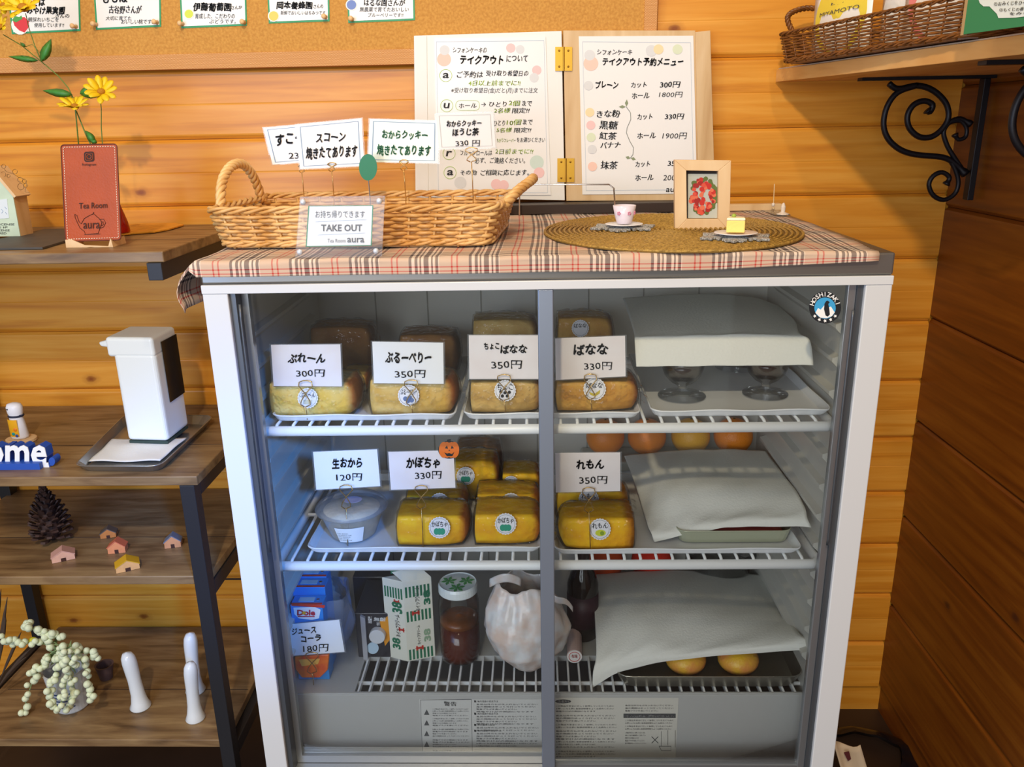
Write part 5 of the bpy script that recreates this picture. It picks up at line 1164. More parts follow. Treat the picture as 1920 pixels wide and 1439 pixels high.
def cake(x0, y0, x1, y1, zr, dep, m, label, sk=None, Yf=None, k=.0032, group='wrapped chiffon cake pieces in the display case', flip=False):
    xm = (x0+x1)/2
    if Yf is None: Yf = at(xm, y1, Z=zr).y+.004
    X0, X1_ = at(x0, y1, Y=Yf).x, at(x1, y1, Y=Yf).x; zt_ = at(xm, y0, Y=Yf+dep*.6).z
    t = thing('wrapped_cake', label, 'cake', ((X0+X1_)/2, Yf+dep/2, zr), group)
    mb = loaf(MB(), X0, X1_, Yf, Yf+dep, zr+.0015, zt_)
    o = mb.build('cake_slice', m, t, smooth=True); weld(o)
    at_ = o.data.attributes.new('crust', 'FLOAT', 'POINT'); lx = [v.co.x for v in o.data.vertices]; lz = [v.co.z for v in o.data.vertices]; a, b = min(lx), max(lx)
    for v, d in zip(o.data.vertices, at_.data):
        u = (v.co.x-a)/(b-a); u = 1-u if flip else u; d.value = max(0, (u-.80)/.2)+.25*(v.co.z > max(lz)*.93)
    if flip:
        for v in o.data.vertices: v.co.x = a+b-v.co.x
        o.data.flip_normals()
    w = loaf(MB(), X0, X1_, Yf, Yf+dep, zr+.0004, zt_, k=k, jit=.0016).build('film_wrap', WRAP, t, smooth=True); weld(w)
    if flip:
        for v in w.data.vertices: v.co.x = -v.co.x
        w.data.flip_normals()
    # crimped film fin on the right
    zz = zr+.002; xs = X1_ if not flip else X0; s = 1 if not flip else -1
    MB().grid(lambda u, v: Vector((xs+s*(.001+.014*u), Yf+dep*(.15+.7*v)+.003*sin(9*u), zz+(zt_-zr)*(.18+.30*v)+.004*sin(14*v+6*u))), 5, 10).build('film_fin', WRAP, t, smooth=True)
    if sk: sticker(t, sk[0], sk[1], sk[2], Yf-.0052, sk[3], sk[4] if len(sk) > 4 else None)
    return t
cake(508, 702, 672, 785, ZU2, .085, PLAINC, 'wrapped plain chiffon slice below the 300 yen card, front left of upper shelf', (577, 747, 19, 'ぷれーん', 'slice'))
cake(695, 696, 858, 782, ZU2, .085, BLUEC, 'wrapped blueberry chiffon slice below the blueberry card', (766, 742, 20, 'ぶるーべりー', 'berry'))
cake(882, 700, 1020, 777, ZU2, .085, CHOC, 'wrapped chocolate banana chiffon slice left of the centre post', (947, 733, 20, 'ちょこ', 'choco'))
cake(1042, 700, 1200, 774, ZU2, .085, BANC, 'wrapped banana chiffon slice right of the centre post', (1115, 730, 21, 'ばなな', 'banana'))
def rear(x0, x1, y0, Yf, zr, dep, m, label, sk=None, **k):
    xm = (x0+x1)/2; yb = None
    X0, X1_ = at(x0, y0, Y=Yf).x, at(x1, y0, Y=Yf).x
    # pixel row where the resting height shows on this plane
    lo, hi = y0, y0+400
    for _ in range(30):
        md = (lo+hi)/2
        if at(xm, md, Y=Yf).z > zr: lo = md
        else: hi = md
    return cake(x0, y0, x1, lo, zr, dep, m, label, sk, Yf=Yf, **k)
rear(588, 705, 604, .31, ZU2, .08, DARKC, 'tall wrapped brown cake at the back left of upper shelf')
rear(640, 690, 692, .215, ZU2, .07, PLAINC, 'wrapped plain chiffon slice just behind the front plain one')
rear(752, 862, 618, .31, ZU2, .08, DARKC, 'dim wrapped cake at the back behind the blueberry card')
rear(888, 1012, 590, .31, ZU2, .08, CHOC, 'tall wrapped cake at the back behind the chocolate banana card')
rear(1046, 1152, 586, .31, ZU2, .08, BANC, 'tall wrapped banana cake at the back, round label at its top', (1088, 616, 16, 'ばなな'))
cake(745, 948, 880, 1027, ZL2, .078, PUMC, 'wrapped pumpkin chiffon slice below the pumpkin card', (824, 990, 20, 'かぼちゃ', 'pumpkin'))
cake(890, 946, 1016, 1024, ZL2, .078, PUMC, 'wrapped pumpkin chiffon slice beside the centre post, front row', (948, 983, 20, 'かぼちゃ', 'pumpkin'))
rear(762, 876, 914, .205, ZL2, .07, PUMC, 'wrapped pumpkin slice in second row, below the pumpkin card edge', (824, 943, 18, 'かぼちゃ'))
rear(894, 1014, 912, .205, ZL2, .07, PUMC, 'wrapped pumpkin slice in second row beside the centre post', (958, 944, 19, 'かぼちゃ'))
rear(852, 936, 850, .285, ZL2, .075, PUMC, 'tall wrapped pumpkin cake in third row beside the pumpkin card', (873, 893, 17, 'かぼちゃ', 'pumpkin'))
rear(942, 1014, 874, .285, ZL2, .075, PUMC, 'wrapped pumpkin slice in third row near the centre post', (958, 908, 15, 'かぼちゃ'))
rear(858, 942, 826, .375, ZL2, .06, DARKC, 'dim brown wrapped cake at the very back of the lower shelf')
cake(1048, 952, 1190, 1035, ZL2, .078, LEMC, 'wrapped lemon chiffon slice in front below the lemon card', (1125, 993, 20, 'れもん', 'lemon'), flip=True)
rear(1044, 1180, 906, .205, ZL2, .07, LEMC, 'wrapped lemon slice behind the front lemon one', (1104, 937, 19, 'れもん'))

# ------------------------------------------------------------------ price cards
def pcard(px, Y, label, words, m=LAMC, extra=None):
    t = card('price_card', label, px, Y, m, lam=3.5)
    for w in words: write(t, w[0], *w[1:5], Y-.0003, bold=w[5], shear=w[6] if len(w) > 6 else 0, slope=w[7] if len(w) > 7 else 0)
    return t
YCU, YCL = .118, .118
ZCU = ZU2
def front_y(x, y, z): return at(x, y, Z=z).y
yU = [front_y(575, 787, ZU2), front_y(771, 784, ZU2), front_y(945, 779, ZU2), front_y(1107, 776, ZU2)]
pcard([(508, 647), (638, 646), (641, 725), (513, 724)], yU[0], 'pink marbled plain chiffon card reading 300 yen', [('ぷれーん', 539, 662, 610, 682, .05, .15), ('300円', 555, 693, 609, 707, .01)])
pcard([(698, 641), (831, 643), (832, 720), (701, 719)], yU[1], 'white blueberry chiffon card reading 350 yen', [('ぶるーべりー', 722, 660, 809, 682, .05, .15), ('350円', 740, 694, 798, 709, .01)], m=LAM)
pcard([(879, 629), (1011, 629), (1011, 711), (880, 711)], yU[2], 'chocolate banana chiffon card reading 350 yen, left of centre post', [('ちょこ', 907, 643, 936, 656, .05), ('ばなな', 938, 646, 989, 664, .05, .1), ('350円', 921, 676, 979, 692, .01)])
pcard([(1041, 635), (1172, 630), (1173, 706), (1042, 713)], yU[3], 'banana chiffon card reading 330 yen, right of centre post', [('ばなな', 1075, 644, 1141, 667, .05, .1), ('330円', 1095, 679, 1148, 694, .01)])
yL = [front_y(650, 1023, ZL2), front_y(792, 1026, ZL2), front_y(1105, 1036, ZL2)]
pcard([(587, 848), (707, 843), (713, 912), (593, 919)], yL[0], 'white fresh okara card reading 120 yen above the round tub', [('生おから', 622, 858, 679, 879, .045, .1, -.04), ('120円', 630, 888, 679, 902, .01)], m=LAM)
pk = pcard([(728, 848), (850, 845), (854, 915), (733, 919)], yL[1], 'pumpkin chiffon card reading 330 yen with orange pumpkin sticker', [('かぼちゃ', 761, 857, 825, 879, .05, .15), ('330円', 778, 884, 828, 899, .01, 0, -.02)])
PUMO = mat('felt_orange', 'EE7414', .6)
o = panel(pk, 'sticker_edge', disc_px(842, 844, 20.5, 16.5, 26), yL[1]-.0016, INK, .0006)
for k, dx in enumerate((-10, -4, 4, 10)): panel(pk, 'pumpkin_lobe', disc_px(842+dx, 844, 9, 15, 18), yL[1]-.0020-.0001*k, PUMO, .0004)
panel(pk, 'pumpkin_stalk', [(838, 829), (838, 825), (845, 824), (845, 830)], yL[1]-.0024, INK, .0005)
for q in ([(834, 841), (838, 836), (840, 842)], [(845, 842), (847, 836), (851, 841)], [(841, 846), (844, 846), (842, 843)], [(833, 849), (838, 851), (842, 850), (847, 852), (852, 848), (848, 856), (838, 856)]): panel(pk, 'face_cutout', q, yL[1]-.0026, INK, .0003)
pcard([(1041, 850), (1163, 849), (1163, 921), (1042, 924)], yL[2], 'pale lemon chiffon card reading 350 yen, right of centre post', [('れもん', 1080, 862, 1133, 881, .05, .15), ('350円', 1086, 893, 1139, 908, .01)])
yJ = front_y(585, 1284, ZBT)
for args in ((573, 714, 762, 784, yU[0], 15, 'gold wire clip holding the plain chiffon card', ZU2), (771, 713, 759, 781, yU[1], 15, 'gold wire clip holding the blueberry card', ZU2), (945, 703, 750, 776, yU[2], 15, 'gold wire clip holding the chocolate banana card', ZU2), (1107, 702, 748, 773, yU[3], 14, 'gold wire clip holding the banana card', ZU2),
             (649, 910, 953, 1020, yL[0], 14, 'gold wire clip holding the okara card', ZL2), (790, 911, 953, 1022, yL[1], 14, 'gold wire clip holding the pumpkin card', ZL2), (1104, 915, 960, 1032, yL[2], 14, 'gold wire clip holding the lemon card', ZL2), (585, 1224, 1262, 1282, yJ, 14, 'gold wire clip holding the juice and cola card', ZBT)):
    a, b, c, d, Y, w, lab, zb = args; clip(a, b, c, d, Y-.003, w, lab, zb=zb, foot=False)
jc = pcard([(538, 1172), (636, 1163), (646, 1223), (541, 1231)], yJ, 'white juice and cola card reading 180 yen at bottom left', [('ジュース', 547, 1177, 593, 1190, .04, 0, -.09), ('コーラ', 564, 1191, 602, 1205, .05, 0, -.06), ('180円', 568, 1209, 616, 1223, .01, 0, -.04)], m=LAM)

# ------------------------------------------------------------------ lower shelf, left: round tub of okara
c = at(655, 1022, Z=ZL2); R1 = .036; 
tb = thing('round_tub', 'round clear plastic tub of okara with printed label at left of lower shelf', 'food tub', (c.x, c.y+R1+.004, ZL2)); C0 = Vector((c.x, c.y+R1+.004, ZL2))
TUB = film('tub_plastic', fac=.6, tint=.14, haze=(.9, .92, .95, 1), bump=.3, bscale=30)
MB().lathe(C0, [(R1, .0005), (.040, .004), (.058, .052), (.062, .053)], 40).build('tub_body', TUB, tb, smooth=True)
MB().lathe(C0, [(.063, .0525), (.0645, .056), (.062, .060), (.055, .066), (.030, .070), (0, .071)], 40).build('tub_lid', TUB, tb, smooth=True)
MB().lathe(C0, [(R1-.002, .0015), (.039, .006), (.0545, .046), (.050, .053), (.030, .058), (0, .057)], 36).build('okara', mat('okara_cream', 'D8C8A8', .8, noise=.15, nscale=60, bump=.8, bscale=120), tb, smooth=True)
MB().grid(lambda u, v: C0+Vector(((.0425+.0135*v)*cos(-1.95+.95*u), (.0425+.0135*v)*sin(-1.95+.95*u), .006+.033*v)), 12, 4).build('contents_label', PAPER, tb, solid=.0006)
mb = MB()
for i in range(7): text_into(mb, '名称 原材料名 内容量'[:10-(i % 3)*2], 0, 0, 1, 1, fn=lambda x, y, i=i: C0+Vector(((.0432+.0135*(.88-.11*(i+y*.7)))*cos(-1.92+.50*x*(1-.1*(i % 3))), (.0432+.0135*(.88-.11*(i+y*.7)))*sin(-1.92+.50*x*(1-.1*(i % 3))), .006+.033*(.92-.12*(i+y*.6)))), shear=0, bold=.0)
mb.build('label_print', INKG, tb)
MB().lathe(C0+Vector((.004, -.006, .0712)), [(.017, 0), (.017, .0004), (0, .0004)], 24, 1, .8).build('lid_sticker', mat('lilac_sticker', 'B0A8C0', .4), tb)

# ------------------------------------------------------------------ upper shelf, right: dessert glasses and towel
def coupe(px, py, r, lab, Yb_=None):
    c = at(px, py, Z=ZU2); Rr = r*mm(c.y); t = thing('dessert_glass', lab, 'glass', (c.x, c.y+Rr, ZU2), 'footed dessert glasses under the paper towel'); C = Vector((c.x, c.y+Rr, ZU2+.0003))
    MB().lathe(C, [(Rr, 0), (Rr, .0016), (.012, .008), (.007, .014), (.008, .019), (.020, .026), (.031, .038), (.037, .056), (.039, .070), (.0375, .070), (.035, .056), (.029, .040), (.018, .030), (0, .027)], 36).build('glass_body', JARG, t, smooth=True)
    MB().lathe(C, [(0, .0285), (.017, .0315), (.027, .041), (.033, .054), (.030, .060), (0, .064)], 28).build('dark_dessert', mat('dark_jelly', '3A2020', .2), t, smooth=True)
    return t
coupe(1286, 757, 46, 'footed dessert glass with dark filling, left one in front'); coupe(1446, 752, 43, 'footed dessert glass with dark filling, right one in front')
g3 = coupe(1390, 700, 40, 'footed dessert glass in the back row, half hidden'); 
def towel(name, label, rows, m=TOWEL, n=10, wave=.0012):
    P_ = [[at(x, y, Y=Y) for x, y in pts] for Y, pts in rows]; nr, nc = len(P_), len(P_[0])
    def cr(a, b, c, d, t): return .5*((2*b)+(c-a)*t+(2*a-5*b+4*c-d)*t*t+(3*b-a-3*c+d)*t**3)
    def ev(lst, s):
        L = len(lst); f = s*(L-1); i = min(int(f), L-2); t = f-i
        return cr(lst[max(i-1, 0)], lst[i], lst[i+1], lst[min(i+2, L-1)], t)
    def fn(u, v):
        p = ev([ev(r, u) for r in P_], v); return p+Vector((0, 0, wave*sin(u*23+v*9)*cos(v*17+u*5)))
    o = MB().grid(fn, nc*n, nr*n).build(name, m, None, smooth=True, solid=.0009); tag(o, label, 'paper towel', 'paper towels covering food in the display case'); return o
towel('paper_towel', 'white paper towel draped over the dessert glasses on the upper shelf', [
    (.43, [(1168, 560), (1280, 552), (1400, 556), (1462, 575)]), (.27, [(1180, 595), (1280, 590), (1400, 590), (1490, 602)]), (.16, [(1189, 626), (1290, 624), (1400, 622), (1498, 624)]), (.136, [(1190, 640), (1290, 637), (1400, 634), (1519, 640)]), (.122, [(1193, 688), (1290, 687), (1400, 686), (1525, 685)])], wave=.0006)
towel('paper_towel', 'white paper towel over the steel pan on the lower shelf', [
    (.40, [(1170, 855), (1260, 846), (1350, 843), (1436, 846)]), (.29, [(1190, 905), (1260, 880), (1350, 878), (1462, 882)]), (.20, [(1205, 955), (1260, 920), (1350, 912), (1490, 918)]), (.145, [(1214, 985), (1280, 966), (1370, 958), (1508, 950)]), (.118, [(1222, 1003), (1290, 990), (1380, 975), (1514, 972)]), (.112, [(1227, 1017), (1320, 996), (1400, 988), (1521, 989)])])
towel('paper_towel', 'large white paper towel over the fruit tray at the bottom right', [
    (.42, [(1118, 1078), (1200, 1072), (1320, 1070), (1440, 1080)]), (.30, [(1114, 1120), (1200, 1105), (1320, 1108), (1455, 1128)]), (.20, [(1116, 1170), (1200, 1150), (1320, 1152), (1480, 1165)]), (.13, [(1118, 1228), (1210, 1204), (1318, 1204), (1500, 1190)]), (.108, [(1112, 1262), (1190, 1235), (1322, 1222), (1524, 1205)]), (.105, [(1111, 1290), (1180, 1255), (1324, 1232), (1526, 1219)])])
# lower shelf pan, oranges at the back
PAN = mat('enamel_pan', 'B4B8A0', .3, .2)
a, b = at(1275, 1018, Z=ZL2), at(1478, 1017, Z=ZL2)
tray('small_pan', 'shallow greenish metal pan under the towel on the lower shelf', 'pan', [(a.x, a.y), (b.x, a.y), (b.x, a.y+.18), (a.x, a.y+.18)], ZL2, .024, .007, PAN, r=.02)
RDM = mat('red_filling', '9C3830', .5, bump=.5, nscale=60)
o = MB().box(a.x+.008, b.x-.006, a.y+.010, a.y+.17, ZL2+.002, ZL2+.020).build('red_food', RDM, None, bevel=.008, seg=3); tag(o, 'red food in the pan, just visible under the towel edge', 'food')
ORG = mat('orange_peel', 'EC8410', .4, bump=.5, nscale=350); ORY = mat('yellow_peel', 'F0AC18', .4, bump=.5, nscale=350)
bx_ = MB().box(.085, .385, .425, .510, ZLT+.0005, ZLT+.022).build('food_box', mat('frosted_box', 'B8B8AC', .4), None, bevel=.004); tag(bx_, 'pale food box at the back of the lower shelf under the oranges', 'box')
for k, (px, m) in enumerate(((1135, ORG), (1213, ORG), (1295, ORY), (1375, ORG))):
    p = at(px, 812, Y=.465); r = .041; p.z = ZLT+.0228+r
    t = thing('orange', ('orange at the back of the lower shelf, first from the left', 'orange at the back of the lower shelf, second from the left', 'yellowish orange at the back of the lower shelf, third from left', 'orange at the back of the lower shelf, rightmost')[k], 'orange', p-Vector((0, 0, r)), 'oranges in a row at the back of the lower shelf')
    MB().ball(p, r, r, r*.95, 20, 14).build('fruit', m, t, smooth=True); MB().lathe(p+Vector((0, 0, r*.93)), [(.003, 0), (.002, .002), (0, .002)], 8).build('stem_button', mat('stem_brown', '5A5020', .7), t)

# ------------------------------------------------------------------ bottom of the case
# juice cartons
JB = mat('juice_blue', '2C8CD8', .35); JR = mat('juice_red', 'D83C2C', .4)
def juice(px0, px1, ytop, ybot, zb, dep, lab, Yf, full=True, col=JB):
    a, b = at(px0, ytop, Y=Yf).x, at(px1, ytop, Y=Yf).x; zt_ = at(px0, ytop, Y=Yf).z
    t = thing('juice_carton', lab, 'juice carton', ((a+b)/2, Yf+dep/2, zb), 'small juice cartons at the bottom left'); MB().box(a, b, Yf, Yf+dep, zb+.0003, zt_).build('carton_body', col, t, bevel=.001)
    return t, a, b, zt_
YJ = yJ+.014
t, a, b, zt_ = juice(544, 604, 1135, 1230, ZBT, .032, 'light blue juice carton with a red brand word, front of the row', YJ)
panel(t, 'red_band', [(546, 1120), (608, 1124), (607, 1129), (545, 1125)], YJ-.0006, JR, .0005).location.z = zt_-.006-ZBT
panel(t, 'logo_panel', [(550, 1140), (590, 1139), (601, 1144), (598, 1160), (585, 1163), (560, 1160), (552, 1152)], YJ-.0005, PAPER, .0004)
write(t, 'Dole', 557, 1144, 591, 1155, YJ-.0006, m=mat('logo_red', 'C8203C', .5), bold=.05, shear=0); panel(t, 'logo_dot', disc_px(570, 1150, 3.2), YJ-.0024, mat('logo_sun', 'F0B020', .5), .0002); panel(t, 'logo_underline', rectpx(558, 1156, 590, 1157.6), YJ-.0012, mat('logo_red', 'C8203C', .5), .0002)
def ttop(a, b, Y, dep, z, t):
    MB().box(a+.001, b-.001, Y+.001, Y+.006, z+.0001, z+.0008).build('top_band', JR, t); MB().box(a+.012, b-.018, Y+.011, Y+.024, z+.0001, z+.0010).build('top_flap', mat('juice_pale', 'A8C8D8', .4), t); MB().tube([Vector((b-.012, Y+.018, z)), Vector((b-.012, Y+.018, z+.0012))], .003, 10).build('straw_hole', CHROME, t)
ttop(a, b, YJ, .032, zt_, t)
for k, lab in ((1, 'light blue juice carton, middle one of the row'), (2, 'light blue juice carton, rearmost of the row')):
    Yk = YJ+.036*k+.002; t, a2, b2, z2 = juice(544+4*k, 606+3*k, 1122-20*k+(20 if False else 0), 1200, ZBT, .032, lab, Yk); ttop(a2, b2, Yk, .032, z2, t)
oj = thing('orange_pack', 'small orange drink pack behind the wire clip at bottom left', 'drink pack', at(585, 1270, Y=yJ+.004))
q = [at(x, y, Y=yJ+.003) for x, y in ((552, 1232), (617, 1228), (614, 1258), (600, 1272), (566, 1272), (554, 1256))]
for v in q: v.z = max(v.z, ZBT+.0006)
MB().prism(q, (0, .009, 0)).build('pack_body', mat('pack_orange', 'EE7A20', .35, noise=.35, nscale=45, var='D84820'), oj, bevel=.002)
panel(oj, 'pack_print', [(560, 1238), (600, 1236), (596, 1246), (566, 1250)], yJ+.0024, mat('pack_yellow', 'F4B850', .4), .0005)
# clear bag round the juice
BAG = film('clear_bag', fac=.6, tint=.16, bump=.9, bscale=22, rough=.08, haze=(.85, .9, 1, 1)); cj = at(595, 1240, Y=YJ+.05)
def bagfn(u, v):
    a = 2*pi*u; r = 1+.07*sin(5*a+4*v)+.05*cos(9*a-7*v); k = sin(min(1, v*1.15+.12)*pi*.62)
    return Vector((cj.x+.012+.062*r*cos(a)*k, yJ+.022+.062+.058*r*sin(a)*k, ZBT+.0008+.150*v))
o = MB().grid(bagfn, 40, 18).build('clear_bag', BAG, None, smooth=True); tag(o, 'crumpled clear plastic bag around the juice cartons', 'bag')
# dark coffee cartons lying with a white cap
DKC = mat('dark_carton', '2C2A30', .35)
def cy(px, py): return at(px, py, Z=ZBT).y
Yc = cy(690, 1236)+.004
t = thing('dark_carton', 'black coffee carton lying down with a white screw cap facing forward', 'carton', at(700, 1234, Y=Yc))
a, b = at(672, 1234, Y=Yc), at(733, 1150, Y=Yc)
MB().box(a.x, b.x+.008, Yc, Yc+.12, ZBT+.0006, b.z).build('carton_body', DKC, t, bevel=.002)
panel(t, 'gable_fin', [(675, 1156), (684, 1160), (690, 1240), (682, 1242)], Yc-.006, mat('grey_fin', 'A8A8AC', .4), .006)
p = at(708, 1191, Y=Yc-.004); MB().tube([p+Vector((0, .0045, 0)), p+Vector((0, -.007, 0)), p+Vector((0, -.008, 0))], [.0155, .0155, .0145], 28).build('screw_cap', WHITE, t, smooth=False)
panel(t, 'orange_print', [(712, 1166), (727, 1156), (731, 1200), (722, 1212)], Yc-.0005, mat('print_orange', 'E0941C', .5), .0004); panel(t, 'round_print', disc_px(699, 1216, 11, n=20), Yc-.0008, mat('print_sky', 'B8D0E0', .5), .0004)
write(t, '900ml', 690, 1156, 697, 1170, Yc-.0004, m=PAPER, shear=0); write(t, '無糖', 700, 1158, 724, 1166, Yc-.0004, m=PAPER, bold=.03); write(t, '珈琲', 706, 1167, 712, 1174, Yc-.0004, m=PAPER)
t = thing('dark_carton', 'black coffee carton at the back, white lettering on its face', 'carton', at(695, 1150, Y=Yc+.15)); a, b = at(664, 1120, Y=Yc+.13), at(732, 1082, Y=Yc+.13)
MB().box(a.x, b.x, Yc+.13, Yc+.20, ZBT+.0006, b.z).build('carton_body', DKC, t, bevel=.002); write(t, '珈琲', 690, 1108, 708, 1128, Yc+.1296, m=PAPER, bold=.02, slope=.1); write(t, '無糖', 712, 1112, 730, 1126, Yc+.1296, m=PAPER, bold=.02, slope=.1)
# striped carton
SCW = mat('carton_cream', 'E2E0D0', .4); GS = mat('stripe_green', '1E6E4C', .5); RC = mat('red_mark', 'D03428', .5)
e0 = at(765, 1242, Z=ZBT); ztop = at(765, 1092, Y=e0.y).z; lft = at(727, 1232, Z=ZBT); rgt = at(817, 1232, Z=ZBT)
dl_ = (lft-e0); dr_ = (rgt-e0); far_ = e0+dl_+dr_
sc = thing('striped_carton', 'tall white carton with green stripes and the number 38, standing corner forward', 'carton', (e0+far_)/2)
MB().prism([e0+Vector((0, 0, .0005)), rgt+Vector((0, 0, .0005)), far_+Vector((0, 0, .0005)), lft+Vector((0, 0, .0005))], (0, 0, ztop-ZBT)).build('carton_body', SCW, sc, bevel=.001)
top4 = [e0, rgt, far_, lft]; mc = (e0+far_)/2; up_ = Vector((0, 0, ztop-ZBT+.0006))
MB().prism([e0+up_, rgt+up_, (rgt+far_)/2+up_+Vector((0, 0, .016)), (e0+lft)/2+up_+Vector((0, 0, .016))], ((far_-rgt)*.5+Vector((0, 0, 0)))*.02).build('gable_panel', SCW, sc)
MB().prism([(rgt+far_)/2+up_+Vector((0, 0, .012)), (e0+lft)/2+up_+Vector((0, 0, .012)), (e0+lft)/2+up_+Vector((0, 0, .026)), (rgt+far_)/2+up_+Vector((0, 0, .026))], (far_-rgt).normalized()*.002).build('gable_ridge', GS, sc)
H_ = ztop-ZBT
def on_face(d, s, z, off=.0007):
    n = Vector((d.y, -d.x, 0)).normalized(); n = n if n.y < 0 else -n
    return e0+d*s+Vector((0, 0, z))+n*off
def fquad(d, s0, s1, z0, z1, m, nm, off=.0006):
    n = Vector((d.y, -d.x, 0)).normalized(); n = n if n.y < 0 else -n
    MB().prism([on_face(d, s0, z0, off), on_face(d, s1, z0, off), on_face(d, s1, z1, off), on_face(d, s0, z1, off)], -n*.0004).build(nm, m, sc)
for d in (dl_, dr_):
    for z0 in (.02, .50, .80) if d is dr_ else (.78,):
        for k in range(7): fquad(d, .06+.13*k, .06+.13*k+.07, H_*z0, H_*(z0+.13), GS, 'stripe')
def ftext(d, body, s0, s1, z0, z1, m, vert=False, bold=.03):
    vs, fs, b = text_mesh(body, bold, 0); mb = MB()
    def f(v):
        u = (v[0]-b[0])/(b[2]-b[0]); w = (v[1]-b[1])/(b[3]-b[1])
        if vert: u, w = 1-w, u
        s = s0+(s1-s0)*u if d is dr_ else s1+(s0-s1)*u
        return on_face(d, s, H_*(z0+(z1-z0)*w), .0009)
    mb.add([f(v) for v in vs], fs).build('lettering', m, sc)
ftext(dr_, '38', .68, .92, .68, .86, GS, True, .06); ftext(dr_, 'ホイップクリーム', .38, .55, .62, .92, INKG, True); ftext(dr_, '38', .62, .86, .22, .38, mat('pale_green', '8CA888', .6), True, .05); ftext(dr_, 'ホイップクリーム', .38, .50, .20, .44, INKG, True)
ftext(dl_, '38', .10, .60, .60, .74, GS, True, .05); ftext(dl_, 'ホイップクリーム', .25, .50, .30, .58, INKG, True); ftext(dl_, '38', .30, .70, .14, .28, GS, True, .05)
for d, s, z in ((dr_, .38, .60), (dr_, .45, .155), (dl_, .35, .74), (dl_, .2, .40)):
    mb = MB()
    for (a_, b_, c_, e_2) in ((-.1, .1, -.012, .012), (-.16, .16, -.003, .003), (-.13, -.07, -.026, .026), (.07, .13, -.026, .026)):
        mb.prism([on_face(d, s+a_, H_*z+H_*c_, .0008), on_face(d, s+b_, H_*z+H_*c_, .0008), on_face(d, s+b_, H_*z+H_*e_2, .0008), on_face(d, s+a_, H_*z+H_*e_2, .0008)], (0, .0002, 0))
    mb.build('red_emblem', RC, sc)['kind'] = 'stuff'
# jar of syrup
c = at(862, 1248, Z=ZBT); Rj = 43*mm(c.y); C = Vector((c.x, c.y+Rj*.75, ZBT+.0004)); Hj = at(862, 1115, Y=C.y-.03).z-ZBT
jar = thing('syrup_jar', 'glass jar of dark fruit syrup with a green patterned white lid', 'jar', C)
MB().lathe(C, [(Rj*.80, 0), (Rj*.96, .004), (Rj, .02), (Rj, Hj*.78), (Rj*.93, Hj*.88), (Rj*.84, Hj*.95), (Rj*.84, Hj)], 40).build('jar_glass', JARG, jar, smooth=True)
SY = mat('dark_syrup', '5A1E0A', .08); MB().lathe(C, [(Rj*.76, .002), (Rj*.93, .006), (Rj*.965, .02), (Rj*.965, Hj*.50), (0, Hj*.50)], 36).build('syrup', SY, jar, smooth=True)
MB().lathe(C, [(Rj*.965, Hj*.505), (Rj*.94, Hj*.56), (Rj*.7, Hj*.60), (Rj*.3, Hj*.58), (0, Hj*.61)], 30, 1, 1).build('steeped_fruit', mat('steeped_fruit', '8A4A14', .3, noise=.4, nscale=40, bump=.8, bscale=50), jar, smooth=True)
MB().lathe(C+Vector((0, 0, Hj*.93)), [(Rj*.92, 0), (Rj*.96, .002), (Rj*.96, .014), (Rj*.90, .019), (Rj*.86, .0175), (0, .0178)], 40).build('lid', mat('jar_lid_white', 'E2EAEA', .25), jar, smooth=False)
zl = C.z+Hj*.93+.0183
for cx, cyy in ((-.45, .12), (.42, .12), (0, -.5)):
    for k in range(6):
        a = k*2*pi/6+.3; d = Vector((cos(a), sin(a), 0))*Rj*.40; o_ = C+Vector((cx*Rj, cyy*Rj, 0)); o_.z = zl; p = Vector((-d.y, d.x, 0))*.22
        MB().prism([o_, o_+d*.6+p, o_+d, o_+d*.6-p], (0, 0, .0004)).build('lid_leaf_print', mat('lid_green', '4C9A54', .5), jar)
# white carrier bag
cb_ = at(985, 1268, Z=ZBT)
BW = mat('bag_white', 'EDEDEE', .25, bump=1.0, nscale=34, sub=.1, noise=.2, var='E6CFC2'); BW.node_tree.nodes['Principled BSDF'].inputs['Transmission Weight'].default_value = .12
def bg2(u, v):
    a = 2*pi*u; prof = [(0, .22), (.10, .52), (.3, .88), (.52, 1.0), (.75, .86), (.9, .66), (1, .55)]
    for (t0, r0), (t1, r1) in zip(prof, prof[1:]):
        if v <= t1: k = r0+(r1-r0)*(v-t0)/(t1-t0); break
    r = k*(1+.07*sin(3*a+4*v)+.045*abs(sin(5.5*a-7*v))+.03*sin(17*a+6*v)*v)
    return Vector((cb_.x+.004+.077*r*cos(a)-.012*(v-.3), .155+.066*r*sin(a), ZBT+.001+.185*v+.006*sin(4*a)*v))
cbg = thing('carrier_bag', 'white plastic carrier bag with knotted handles, bottom centre', 'bag', (cb_.x, .155, ZBT))
MB().grid(bg2, 72, 40).build('bag_body', BW, cbg, smooth=True, solid=.0008)
MB().grid(lambda u, v: at(1028+46*u, 1100+40*u+(14-4*u)*v+6*sin(u*6), Y=.115-.012*sin(pi*u)), 12, 4).build('bag_handle', BW, cbg, smooth=True, solid=.0012)
MB().grid(lambda u, v: at(918+60*u, 1086-10*sin(u*3)+16*v, Y=.14-.012*sin(pi*u)), 12, 4).build('bag_handle', BW, cbg, smooth=True, solid=.0012)
